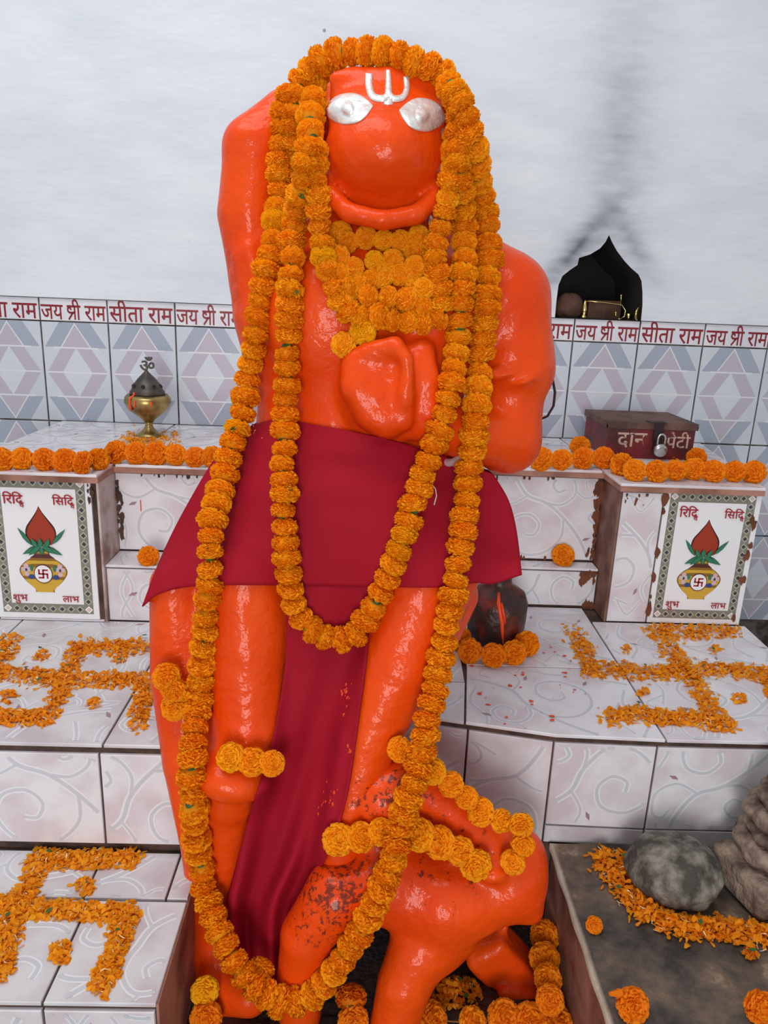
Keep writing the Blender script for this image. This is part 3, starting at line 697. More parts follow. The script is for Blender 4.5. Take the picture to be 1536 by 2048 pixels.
def plinth():
    b = MB(); b.box(-0.272, 0.379, 0.62, 1.66, 0.0, ZPIT)
    b2 = b.build('sunken_plinth', [M_DARKEARTH]); thing('sunken_plinth', 'oily black ground in the pit beneath the orange statue', 'plinth', me=b2)
    b = MB(); b.box(0.386, 1.3, 0.55, 1.20, 0.0, ZSR-0.012)
    o = thing('stone_slab', 'dirty dark stone slab in the lower right corner, carrying the boulder', 'slab')
    obj('body', b.build('body', [M_BROWN]), o)
    # uneven top with a pale chipped edge
    nx, ny = 60, 44; v = []; f = []
    for j in range(ny+1):
        for i in range(nx+1):
            x = 0.380+i/nx*0.92; y = 0.55+j/ny*0.652
            e = 0 if i else 0.0012*math.sin(y*60)
            v.append((x+e, y, ZSR+0.0025*math.sin(x*31+y*17)*math.sin(y*23-x*11)-0.001))
    for j in range(ny):
        for i in range(nx): f.append((j*(nx+1)+i, j*(nx+1)+i+1, (j+1)*(nx+1)+i+1, (j+1)*(nx+1)+i))
    n0 = len(v); 
    for j in range(ny+1): v.append((v[j*(nx+1)][0], v[j*(nx+1)][1], ZSR-0.016))
    for j in range(ny): f.append((j*(nx+1), (j+1)*(nx+1), n0+j+1, n0+j))
    M = bpy.data.materials.new('stained_slab_top'); M.use_nodes = True; nt = M.node_tree; N = nt.nodes; L = nt.links
    bs = N['Principled BSDF']; bs.inputs['Roughness'].default_value = 0.75
    tc = N.new('ShaderNodeTexCoord'); n1 = N.new('ShaderNodeTexNoise'); n1.inputs['Scale'].default_value = 9; n1.inputs['Detail'].default_value = 9; n1.inputs['Roughness'].default_value = .68; L.new(tc.outputs['Object'], n1.inputs['Vector'])
    r = N.new('ShaderNodeValToRGB'); cr = r.color_ramp; cr.elements[0].position = .38; cr.elements[0].color = lin(50, 44, 40); cr.elements[1].position = .70; cr.elements[1].color = lin(164, 146, 124)
    e = cr.elements.new(.5); e.color = lin(84, 74, 66); e = cr.elements.new(.60); e.color = lin(112, 92, 76)
    L.new(n1.outputs['Fac'], r.inputs['Fac'])
    sp = N.new('ShaderNodeSeparateXYZ'); L.new(tc.outputs['Object'], sp.inputs[0])
    mr = N.new('ShaderNodeMapRange'); mr.inputs['From Min'].default_value = .388; mr.inputs['From Max'].default_value = .381; L.new(sp.outputs['X'], mr.inputs['Value'])
    ml = N.new('ShaderNodeMath'); ml.operation = 'MULTIPLY'; L.new(mr.outputs[0], ml.inputs[0]); L.new(n1.outputs['Fac'], ml.inputs[1])
    ml2 = N.new('ShaderNodeMath'); ml2.operation = 'MULTIPLY'; ml2.use_clamp = True; ml2.inputs[1].default_value = 1.8; L.new(ml.outputs[0], ml2.inputs[0])
    mx = N.new('ShaderNodeMix'); mx.data_type = 'RGBA'; L.new(ml2.outputs[0], mx.inputs['Factor']); L.new(r.outputs['Color'], mx.inputs['A']); mx.inputs['B'].default_value = lin(198, 186, 168)
    L.new(mx.outputs['Result'], bs.inputs['Base Color'])
    bp = N.new('ShaderNodeBump'); bp.inputs['Strength'].default_value = .5; bp.inputs['Distance'].default_value = .01; L.new(n1.outputs['Fac'], bp.inputs['Height']); L.new(bp.outputs['Normal'], bs.inputs['Normal'])
    obj('top', mesh('top', v, f, M, True), o)
plinth()

# ------------------------------------------------------------------ implicit-surface sculpting
class Field:
    def __init__(s, lo, hi, h):
        s.lo = np.array(lo, float); s.h = h; s.n = np.ceil((np.array(hi)-s.lo)/h).astype(int)+1
        s.d = np.full(s.n, 0.3, np.float32)
    def grid(s, lo, hi):
        a = np.clip(np.floor((lo-s.lo)/s.h).astype(int), 0, s.n-1); b = np.clip(np.ceil((hi-s.lo)/s.h).astype(int)+1, 1, s.n)
        if np.any(b <= a): return None
        ax = [s.lo[i]+s.h*np.arange(a[i], b[i]) for i in range(3)]
        sl = tuple(slice(a[i], b[i]) for i in range(3))
        return sl, ax[0][:, None, None], ax[1][None, :, None], ax[2][None, None, :]
    def blend(s, sl, e, k, sub=False):
        a = s.d[sl]
        if sub: 
            e = -e; h = np.maximum(k-np.abs(a-e), 0)/k; s.d[sl] = np.maximum(a, e)+h*h*k*0.25
        else:
            h = np.maximum(k-np.abs(a-e), 0)/k; s.d[sl] = np.minimum(a, e)-h*h*k*0.25
    def cone(s, p, r0, q, r1, k=0.02, sub=False, sy=1.0):
        p = np.array(p, float); q = np.array(q, float); m_ = max(r0, r1)*max(1, 1/sy)+k+2*s.h
        g = s.grid(np.minimum(p, q)-m_, np.maximum(p, q)+m_)
        if g is None: return
        sl, X, Y, Z = g; d = q-p; d2 = d.copy(); d2[1] *= sy
        L2 = float(d2 @ d2)+1e-12
        t = np.clip(((X-p[0])*d2[0]+(Y-p[1])*sy*d2[1]+(Z-p[2])*d2[2])/L2, 0, 1)
        e = np.sqrt((X-p[0]-t*d[0])**2+((Y-p[1]-t*d[1])*sy)**2+(Z-p[2]-t*d[2])**2)-(r0+(r1-r0)*t)
        s.blend(sl, e.astype(np.float32), k, sub)
    def chain(s, pts, k=0.02, sub=False, sy=1.0):
        """pts: (px, py, depth, radius in px)"""
        Q = [(W(x, y, Y), rw(W(x, y, Y), r)) for x, y, Y, r in pts]
        if len(Q) == 1: Q = Q*2
        m_ = max(a for _, a in Q)*max(1, 1/sy)+k+2*s.h; PP = np.array([p for p, _ in Q])
        g = s.grid(PP.min(0)-m_, PP.max(0)+m_)
        if g is None: return
        sl, X, Y, Z = g; E_ = None
        for (p, a), (q, b) in zip(Q, Q[1:]):
            d = q-p; d2 = d.copy(); d2[1] *= sy; L2 = float(d2 @ d2)+1e-12
            t = np.clip(((X-p[0])*d2[0]+(Y-p[1])*sy*d2[1]+(Z-p[2])*d2[2])/L2, 0, 1)
            e = (np.sqrt((X-p[0]-t*d[0])**2+((Y-p[1]-t*d[1])*sy)**2+(Z-p[2]-t*d[2])**2)-(a+(b-a)*t)).astype(np.float32)
            if E_ is None: E_ = e
            else: h = np.maximum(0.006-np.abs(E_-e), 0)/0.006; E_ = np.minimum(E_, e)-h*h*0.0008
        s.blend(sl, E_, k, sub)
    def ell(s, x, y, Y, rx, rz, ry, k=0.02, ang=0.0, sub=False):
        """ellipsoid: px centre, px half-sizes, depth half-size in metres"""
        c = W(x, y, Y); a = rw(c, rx); b = rw(c, rz); m_ = max(a, b, ry)+k+2*s.h
        g = s.grid(c-m_, c+m_)
        if g is None: return
        sl, X, Yg, Z = g; dx = X-c[0]; dz = Z-c[2]; ca, sa = math.cos(ang), math.sin(ang)
        u = dx*ca+dz*sa; v = -dx*sa+dz*ca; w_ = Yg-c[1]
        k0 = np.sqrt((u/a)**2+(v/b)**2+(w_/ry)**2); k1 = np.sqrt((u/a**2)**2+(v/b**2)**2+(w_/ry**2)**2)+1e-6
        s.blend(sl, (k0*(k0-1)/k1).astype(np.float32), k, sub)
    def rbox(s, x, y, Y, rx, rz, ry, rad, k=0.02, ang=0.0):
        c = W(x, y, Y); a = rw(c, rx); b = rw(c, rz); m_ = math.hypot(a, b)+k+2*s.h+ry*0.5
        g = s.grid(c-m_, c+m_); sl, X, Yg, Z = g; dx = X-c[0]; dz = Z-c[2]; ca, sa = math.cos(ang), math.sin(ang)
        u = np.abs(dx*ca+dz*sa)-(a-rad); v = np.abs(-dx*sa+dz*ca)-(b-rad); w_ = np.abs(Yg-c[1])-(ry-rad)
        e = np.sqrt(np.maximum(u, 0)**2+np.maximum(v, 0)**2+np.maximum(w_, 0)**2)+np.minimum(np.maximum(np.maximum(u, v), w_), 0)-rad
        s.blend(sl, e.astype(np.float32), k)
    def surface(s):
        d = s.d; S = d < 0; nx, ny, nz = d.shape
        acc = np.zeros((nx-1, ny-1, nz-1, 3), np.float32); cnt = np.zeros((nx-1, ny-1, nz-1), np.float32)
        offs = [0, 1]
        for ax in range(3):
            o1, o2 = [a for a in range(3) if a != ax]
            A = [slice(None)]*3; B = [slice(None)]*3; A[ax] = slice(0, -1); B[ax] = slice(1, None)
            da, db = d[tuple(A)], d[tuple(B)]; cr = S[tuple(A)] != S[tuple(B)]
            t = np.where(cr, da/(da-db+1e-12), 0)
            for i in offs:
                for j in offs:
                    C = [slice(None)]*3; C[o1] = slice(i, d.shape[o1]-1+i); C[o2] = slice(j, d.shape[o2]-1+j)
                    c = cr[tuple(C)]; cnt += c
                    acc[..., ax] += np.where(c, t[tuple(C)], 0); acc[..., o1] += c*i; acc[..., o2] += c*j
        mask = cnt > 0; idx = np.full(mask.shape, -1, np.int64); idx[mask] = np.arange(mask.sum())
        pos = np.argwhere(mask); V = (pos+acc[mask]/cnt[mask][:, None])*s.h+s.lo
        F = []
        for ax in range(3):
            o1, o2 = (ax+1) % 3, (ax+2) % 3
            A = [slice(None)]*3; B = [slice(None)]*3; A[ax] = slice(0, -1); B[ax] = slice(1, None)
            cr = S[tuple(A)] != S[tuple(B)]; E_ = np.argwhere(cr)
            ok = (E_[:, o1] > 0) & (E_[:, o2] > 0) & (E_[:, o1] < d.shape[o1]-1) & (E_[:, o2] < d.shape[o2]-1); E_ = E_[ok]
            def cell(a, b):
                q = E_.copy(); q[:, o1] -= a; q[:, o2] -= b; return idx[q[:, 0], q[:, 1], q[:, 2]]
            Q = np.stack([cell(1, 1), cell(0, 1), cell(0, 0), cell(1, 0)], 1)
            fl = ~S[E_[:, 0], E_[:, 1], E_[:, 2]]; Q[fl] = Q[fl][:, ::-1]
            F.append(Q)
        F = np.concatenate(F); 
        # light smoothing
        e = np.concatenate([F[:, [0, 1]], F[:, [1, 2]], F[:, [2, 3]], F[:, [3, 0]]]); e = np.concatenate([e, e[:, ::-1]])
        for _ in range(3):
            sm = np.zeros_like(V); c = np.bincount(e[:, 0], minlength=len(V))[:, None]
            for a in range(3): sm[:, a] = np.bincount(e[:, 0], weights=V[e[:, 1], a], minlength=len(V))
            V = 0.5*V+0.5*sm/np.maximum(c, 1)
        return V, F

def np_mesh(name, V, F, M):
    me = bpy.data.meshes.new(name); me.vertices.add(len(V)); me.vertices.foreach_set('co', V.astype(np.float32).ravel())
    me.loops.add(F.size); me.loops.foreach_set('vertex_index', F.astype(np.int32).ravel())
    me.polygons.add(len(F)); me.polygons.foreach_set('loop_start', np.arange(0, F.size, 4, dtype=np.int32)); me.polygons.foreach_set('loop_total', np.full(len(F), 4, np.int32))
    me.materials.append(M); me.update(calc_edges=True); me.validate()
    me.polygons.foreach_set('use_smooth', [True]*len(me.polygons))
    return me
BVHS = []
def add_bvh(V, F): BVHS.append(BVHTree.FromPolygons([tuple(v) for v in V], [tuple(int(i) for i in f) for f in F]))
def cast(x, y, which=None):
    """depth Y of the first built surface met by the pixel's direction, or None"""
    best = None; d = dirpx(x, y)
    for b in (BVHS if which is None else which):
        h = b.ray_cast(Vector(EYE), d)
        if h[0] is not None and (best is None or h[0].y < best): best = h[0].y
    return best

# ------------------------------------------------------------------ the statue
STATUE = thing('deity_statue', 'glossy vermilion-painted standing monkey-faced stone idol with silver eyes', 'statue', STATUE_BASE)
def sculpt_body():
    S = Field((-0.46, 0.90, ZPIT-0.03), (0.46, 1.60, 1.96), 0.0058)
    YH = 1.33
    # legs and hips
    S.ell(690, 1060, 1.29, 285, 210, 0.13, 0.05)
    S.ell(720, 850, 1.33, 205, 190, 0.125, 0.05)
    S.ell(762, 640, 1.345, 228, 190, 0.13, 0.05)
    S.chain([(492, 1150, 1.19, 88), (497, 1470, 1.125, 72)], 0.03)
    S.chain([(497, 1470, 1.125, 70), (468, 1545, 1.095, 66), (460, 1590, 1.09, 56)], 0.025)
    S.ell(466, 1550, 1.06, 78, 46, 0.055, 0.012, -0.15)
    S.chain([(458, 1590, 1.10, 52), (450, 1700, 1.10, 50), (430, 1880, 1.09, 44)], 0.012)
    S.chain([(430, 1890, 1.09, 44), (445, 1975, 1.03, 48), (500, 1990, 1.0, 40)], 0.02)
    S.chain([(352, 1170, 1.21, 52), (352, 1350, 1.185, 50), (372, 1520, 1.14, 46), (400, 1700, 1.10, 36), (415, 1880, 1.10, 32), (425, 1960, 1.08, 32)], 0.016)
    S.chain([(400, 1180, 1.22, 40), (410, 1480, 1.16, 40)], 0.03)
    S.chain([(850, 1140, 1.23, 110), (800, 1320, 1.16, 84), (735, 1480, 1.11, 60), (705, 1600, 1.08, 50), (680, 1700, 1.06, 46)], 0.03)
    S.chain([(905, 1190, 1.27, 52), (850, 1330, 1.21, 40), (765, 1470, 1.15, 34)], 0.014)
    S.chain([(640, 1180, 1.24, 90), (620, 1500, 1.18, 70), (560, 1800, 1.12, 60)], 0.03)
    # chest swell, shoulders and arms
    S.ell(640, 640, 1.27, 95, 120, 0.07, 0.06); S.ell(870, 640, 1.28, 90, 110, 0.07, 0.06)
    S.chain([(565, 720, 1.36, 60), (524, 560, 1.365, 64), (500, 430, 1.36, 64), (508, 300, 1.36, 60)], 0.03)
    S.chain([(498, 500, 1.303, 9), (510, 560, 1.303, 10), (528, 615, 1.30, 9)], 0.02); S.chain([(478, 515, 1.318, 8), (492, 580, 1.315, 9), (512, 640, 1.31, 8)], 0.02)
    S.chain([(508, 296, 1.36, 60), (575, 240, 1.38, 57), (660, 228, 1.42, 56)], 0.012)
    S.chain([(540, 640, 1.36, 62), (560, 740, 1.34, 55)], 0.04)
    S.chain([(940, 580, 1.35, 84), (1004, 598, 1.345, 90)], 0.04)
    S.chain([(1008, 600, 1.345, 88), (1026, 700, 1.33, 80)], 0.02)
    S.chain([(1020, 718, 1.325, 82), (1030, 738, 1.32, 80)], 0.010)
    S.chain([(1018, 770, 1.32, 71), (1014, 880, 1.30, 66)], 0.012)
    S.chain([(1014, 880, 1.295, 64), (930, 868, 1.235, 52), (855, 835, 1.205, 46)], 0.015)
    for q in ((1040, 760), (1000, 748), (975, 742)): S.ell(q[0], q[1], 1.275, 36, 9, 0.04, 0.010, 0.35)
    # fist held to the chest: palm, four fingers of different length and thumb
    S.ell(778, 782, 1.215, 102, 108, 0.062, 0.014, 0.1)
    S.chain([(712, 725, 1.185, 30), (712, 775, 1.172, 32), (742, 830, 1.166, 30), (775, 850, 1.168, 28)], 0.014)
    S.chain([(735, 706, 1.176, 22), (790, 692, 1.166, 20), (812, 720, 1.152, 17), (812, 790, 1.149, 18), (806, 842, 1.158, 22)], 0.009)
    S.chain([(846, 702, 1.197, 24), (856, 760, 1.180, 24), (856, 820, 1.180, 26), (842, 855, 1.19, 26)], 0.012)
    S.chain([(765, 715, 1.178, 24), (756, 790, 1.168, 26), (772, 840, 1.162, 24)], 0.016)
    S.ell(772, 742, 1.134, 28, 36, 0.022, 0.02, 0.2, True)
    # neck and head
    S.chain([(768, 420, 1.36, 90), (768, 560, 1.36, 120)], 0.04)
    S.rbox(778, 288, YH, 117, 113, 0.10, 0.040, 0.02, -0.025)
    S.ell(770, 430, 1.43, 190, 190, 0.06, 0.03)
    S.chain([(640, 420, 1.40, 60), (560, 560, 1.38, 70)], 0.04); S.chain([(890, 430, 1.40, 60), (960, 560, 1.38, 70)], 0.04)
    S.chain([(668, 156, 1.25, 12), (775, 147, 1.235, 13), (888, 164, 1.25, 12)], 0.012)
    S.ell(772, 250, 1.235, 90, 70, 0.05, 0.03)
    S.ell(767, 378, 1.285, 117, 84, 0.10, 0.015)
    S.ell(769, 318, YH-0.078, 122, 100, 0.108, 0.007)
    S.chain([(638, 300, 1.285, 10), (643, 330, 1.258, 13), (650, 362, 1.232, 16), (658, 388, 1.210, 18), (698, 426, 1.184, 20), (765, 441, 1.174, 20), (832, 430, 1.182, 20), (872, 394, 1.206, 18), (886, 364, 1.232, 16), (896, 332, 1.258, 13), (902, 302, 1.285, 10)], 0.006)
    S.ell(697, 222, 1.225, 46, 26, 0.018, 0.02); S.ell(846, 233, 1.225, 44, 28, 0.018, 0.02)
    return S.surface()
BV, BF_ = sculpt_body(); add_bvh(BV, BF_)
_b = obj('body', np_mesh('body', BV-np.array(STATUE.location), BF_, M_ORANGE), STATUE)
def sculpt_figure():
    S = Field((-0.20, 0.84, ZPIT-0.03), (0.36, 1.30, 0.82), 0.005)
    S.ell(765, 1590, 1.09, 82, 72, 0.06, 0.03, 0.2)
    S.chain([(815, 1565, 1.08, 46), (900, 1620, 1.07, 48), (975, 1680, 1.065, 54), (1040, 1705, 1.06, 48)], 0.012)
    S.chain([(745, 1650, 1.09, 60), (800, 1740, 1.06, 65)], 0.03)
    S.chain([(770, 1770, 1.055, 74), (880, 1790, 1.045, 92), (985, 1765, 1.055, 82)], 0.03)
    S.ell(1030, 1752, 1.045, 64, 72, 0.06, 0.025)
    S.chain([(1050, 1800, 1.02, 34), (1062, 1822, 1.015, 24)], 0.02)
    S.ell(985, 1745, 1.0, 30, 18, 0.02, 0.02)
    S.chain([(760, 1750, 1.045, 62), (672, 1785, 1.02, 62), (615, 1870, 1.005, 54), (600, 1950, 1.01, 46), (600, 2045, 1.0, 42)], 0.02)
    S.chain([(890, 1850, 1.035, 66), (835, 1905, 1.005, 60), (808, 1970, 0.985, 54), (788, 2050, 0.975, 48), (786, 2085, 0.965, 46)], 0.02)
    S.chain([(905, 1800, 1.05, 90), (870, 1870, 1.03, 60)], 0.03)
    S.ell(985, 1852, 1.02, 44, 18, 0.06, 0.012, 0.25, True)
    # slab-like foot turned outward
    S.rbox(1002, 1918, 1.10, 46, 68, 0.04, 0.012, 0.010, 0.72)
    S.rbox(962, 1890, 1.11, 28, 32, 0.04, 0.010, 0.010, 0.4)
    S.chain([(1000, 1870, 1.10, 10), (1012, 1850, 1.10, 7)], 0.012)
    S.chain([(1010, 1985, 1.05, 16), (1065, 1992, 1.05, 16)], 0.01)
    S.chain([(1000, 1935, 1.12, 40), (1010, 2000, 1.12, 40)], 0.02)
    return S.surface()
FV, FF = sculpt_figure(); add_bvh(FV, FF)
_f = obj('crouching_figure', np_mesh('crouching_figure', FV-np.array(STATUE.location), FF, M_ORANGE2), STATUE)
tag(_f, 'small crouching figure trampled under the idol, sooty orange')

def conform(name, grid_px, lift, M, parent, bvhs, back=0.004):
    """thin plate on a sculpted surface: rows of (px, py, height)"""
    V = []; nj = len(grid_px); ni = len(grid_px[0]); Ys = np.zeros((nj, ni))
    for j, row in enumerate(grid_px):
        for i, (x, y, hgt) in enumerate(row):
            c = cast(x, y, bvhs); Ys[j, i] = c if c is not None else np.nan
    Ys[np.isnan(Ys)] = np.nanmean(Ys)
    for _ in range(2):
        P = np.pad(Ys, 1, mode='edge'); Ys = np.minimum(Ys, (P[:-2, 1:-1]+P[2:, 1:-1]+P[1:-1, :-2]+P[1:-1, 2:]+Ys)/5)
    for j, row in enumerate(grid_px):
        for i, (x, y, hgt) in enumerate(row): V.append(W(x, y, Ys[j, i]-lift-hgt))
    n = len(V); V += [v+np.array([0, back+0.002, 0]) for v in V]
    F = []
    for j in range(nj-1):
        for i in range(ni-1):
            a = j*ni+i; q = (a, a+ni, a+ni+1, a+1); F.append(q); F.append(tuple(k+n for k in q[::-1]))
    ring = [i for i in range(ni)]+[j*ni+ni-1 for j in range(1, nj)]+[(nj-1)*ni+i for i in range(ni-2, -1, -1)]+[j*ni for j in range(nj-2, 0, -1)]
    for a, b in zip(ring, ring[1:]+ring[:1]): F.append((a, b, b+n, a+n))
    L = np.array(parent.location)
    return obj(name, mesh(name, [v-L for v in V], F, M, True), parent)
def eye(cx, cy, hw, hh, ang):
    rows = []; N = 16; ca, sa = math.cos(ang), math.sin(ang)
    for j in range(N+1):
        v = j/N*2-1; row = []
        for i in range(N*2+1):
            u = i/N-1; hgt = hh*max(0.02, (1-abs(u)**2.5)); x = u*hw; y = v*hgt
            bul = 0.010*max(0, (1-u*u)*(1-v*v)); rr = math.hypot(x, y)/(hh*0.42)
            if rr < 1: bul += 0.009*math.sqrt(1-rr*rr)
            elif rr < 1.2: bul -= 0.001
            row.append((cx+x*ca-y*sa, cy+x*sa+y*ca, bul))
        rows.append(row)
    tag(conform('eye', rows, 0.0025, M_SILVER, STATUE, BVHS[:1]), 'silver foil eye plate')
eye(696, 217, 50, 31, -0.12); eye(846, 229, 48, 33, 0.20)
def tilak():
    def strip(path, wd):
        pts = catmull(path, 5); rows = []
        for i, p in enumerate(pts):
            t = pts[min(i+1, len(pts)-1)]-pts[max(i-1, 0)]; t /= np.linalg.norm(t)+1e-9; q = np.array([-t[1], t[0]])
            ww = wd[0]+(wd[1]-wd[0])*i/(len(pts)-1)
            rows.append([(p[0]+q[0]*s*ww, p[1]+q[1]*s*ww, 0.0008) for s in (-1, 0, 1)])
        tag(conform('forehead_mark', rows, 0.0015, M_SILVER, STATUE, BVHS[:1]), 'silver trident mark')
    strip([(738, 146), (738, 172), (746, 192), (766, 197), (776, 190)], (7, 7))
    strip([(812, 152), (814, 176), (806, 193), (788, 197), (778, 190)], (5, 7))
    strip([(776, 139), (777, 165), (777, 192), (777, 209)], (4, 9))
tilak()
tag(conform('ear_ornament', [[(862+6*u*math.cos(v*1.4), 446+15*v, 0.004*(1-u*u)) for u in (-1, -.5, 0, .5, 1)] for v in (-1, -.5, 0, .5, 1)], 0.004, M_SILVER, STATUE, BVHS[:1]), 'small silver ornament beside the jaw')
# silver bangle at the bent wrist and a wire ring behind the elbow
b = MB(); c = W(912, 868, 1.245); ax = (W(930, 872, 1.245)-W(880, 850, 1.22)); ax /= np.linalg.norm(ax)
u_ = np.cross(ax, [0, 1, 0]); u_ /= np.linalg.norm(u_); v_ = np.cross(ax, u_); r_ = rw(c, 60)
b.tube([c+r_*(u_*math.cos(t)+v_*math.sin(t)) for t in np.linspace(0, 2*math.pi, 41)], 0.007, 8, cap=False)
b.v = [tuple(np.array(p)-np.array(STATUE.location)) for p in b.v]
tag(obj('bangle', b.build('bangle', M_SILVER, True), STATUE), 'silver bangle on the bent wrist')
b = MB(); b.tube([W(x, y, Y) for x, y, Y in ((1092, 752, 1.34), (1106, 762, 1.345), (1110, 785, 1.35), (1107, 812, 1.35), (1095, 832, 1.35), (1075, 842, 1.36))], 0.0025, 6)
b.v = [tuple(np.array(p)-np.array(STATUE.location)) for p in b.v]
tag(obj('wire_loop', b.build('wire_loop', M_IRON, True), STATUE), 'thin dark wire loop')

# ------------------------------------------------------------------ the red cloth
def resample(pl, n):
    P = np.array(catmull(pl, 6)); s = np.r_[0, np.cumsum(np.linalg.norm(np.diff(P, axis=0), axis=1))]; t = np.linspace(0, s[-1], n)
    return np.stack([np.interp(t, s, P[:, 0]), np.interp(t, s, P[:, 1])], 1)
CLOTH = thing('waist_cloth', 'crimson cotton cloth wrapped round the hips of the orange statue, hanging between its legs', 'cloth', STATUE.location)
def sheet(name, top, left, bottom, right, nu, nv, gap, folds, wrap, under):
    T = resample(top, nu); B = resample(bottom, nu); Lf = resample(left, nv); R = resample(right, nv)
    U = np.linspace(0, 1, nu)[None, :, None]; V = np.linspace(0, 1, nv)[:, None, None]
    G = (1-V)*T[None]+V*B[None]+(1-U)*Lf[:, None]+U*R[:, None]-((1-U)*(1-V)*T[0]+U*(1-V)*T[-1]+(1-U)*V*B[0]+U*V*B[-1])
    Y = np.full((nv, nu), np.nan)
    for j in range(nv):
        for i in range(nu):
            c = cast(G[j, i, 0], G[j, i, 1], under)
            if c is not None: Y[j, i] = c
    hit = Y.copy()
    # fill where nothing lies behind: continue sideways, curving back
    for j in range(nv):
        ok = np.where(~np.isnan(Y[j]))[0]
        if len(ok) == 0: Y[j] = Y[j-1] if j else 1.2; continue
        a, b_ = ok[0], ok[-1]
        Y[j] = np.interp(np.arange(nu), ok, Y[j][ok])
    D = Y-gap
    H = np.where(np.isnan(hit), 9, hit-0.007)
    for _ in range(60):
        P = np.pad(D, 1, mode='edge'); D = 0.5*D+0.125*(P[:-2, 1:-1]+P[2:, 1:-1]+P[1:-1, :-2]+P[1:-1, 2:]); D = np.minimum(D, H)
    uu, vv = np.meshgrid(np.linspace(0, 1, nu), np.linspace(0, 1, nv)); D = D+folds(uu, vv)
    D = D if wrap == 0 else np.minimum(D, H+0.001)
    pts = [[W(G[j, i, 0], G[j, i, 1], D[j, i]) for i in range(nu)] for j in range(nv)]
    if wrap:
        for j in range(nv):
            l, r = pts[j][0], pts[j][-1]
            for k in range(1, 6):
                pts[j].insert(0, l+np.array([wrap*0.012*k*k/3, 0.026*k, 0])); pts[j].append(r+np.array([-wrap*0.012*k*k/3, 0.026*k, 0]))
    n2 = len(pts[0]); Vv = [p for row in pts for p in row]; F = [(j*n2+i, (j+1)*n2+i, (j+1)*n2+i+1, j*n2+i+1) for j in range(nv-1) for i in range(n2-1)]
    Lc = np.array(CLOTH.location); o = obj(name, mesh(name, [v-Lc for v in Vv], F, M_CLOTH, True), CLOTH)
    mod = o.modifiers.new('thickness', 'SOLIDIFY'); mod.thickness = 0.0025; mod.offset = 0
    return Vv, F
hv, hf = sheet('hanging_panel',
    [(566, 1120), (650, 1120), (738, 1120)], [(566, 1120), (572, 1300), (545, 1480), (505, 1610), (470, 1740), (452, 1830), (470, 1960)],
    [(470, 1960), (520, 1975), (590, 1962)], [(738, 1120), (736, 1280), (716, 1450), (692, 1600), (655, 1710), (602, 1810), (590, 1962)],
    40, 90, 0.012, lambda u, v: 0.011*np.sin(u*13+v*4)*np.clip(v*1.5-.15, 0, 1)+0.006*np.sin(u*24-v*5)*np.clip(v*1.5-.5, 0, 1)-0.012*v, 0.0, BVHS[:1])
add_bvh(hv, hf)
cv, cf = sheet('hip_wrap',
    [(503, 852), (560, 838), (620, 848), (700, 862), (800, 885), (900, 915), (985, 948)], [(503, 852), (440, 905), (375, 1010), (325, 1110), (285, 1213)],
    [(285, 1213), (322, 1187), (400, 1172), (560, 1171), (740, 1174), (880, 1175), (950, 1166), (985, 1168), (1043, 1150)], [(985, 948), (1016, 1000), (1032, 1060), (1043, 1150)],
    80, 44, 0.012, lambda u, v: 0.0035*np.sin(v*22+u*4)*np.exp(-((v-.25)/.25)**2)*np.sin(u*3.1)+0.003*np.sin(u*11+v*6)*v, 1.0, BVHS[:1])
add_bvh(cv, cf)
# paint smudges rubbed off on the hanging cloth
b = MB(); R = random.Random(9)
for cx, cy, n, sp in ((690, 1385, 16, 14), (700, 1500, 6, 10), (660, 1590, 12, 14), (640, 1620, 6, 16), (585, 1840, 5, 8), (438, 930, 5, 8), (505, 860, 8, 18)):
    for k in range(n):
        x, y = cx+R.gauss(0, sp*.4), cy+R.gauss(0, sp); c = cast(x, y, BVHS[2:])
        if c is None: continue
        r = R.uniform(1.5, 5); b.add([W(x+r*.6*R.uniform(.5, 1.2)*math.cos(a), y+r*R.uniform(.5, 1.5)*math.sin(a), c-0.0022) -np.array(CLOTH.location) for a in np.linspace(0, 5.4, 7)], [tuple(range(7))[::-1]], 0)
tag(obj('paint_smudge', b.build('paint_smudge', M_SPLASH), CLOTH), 'orange paint smudges rubbed onto the red cloth', kind='stuff')

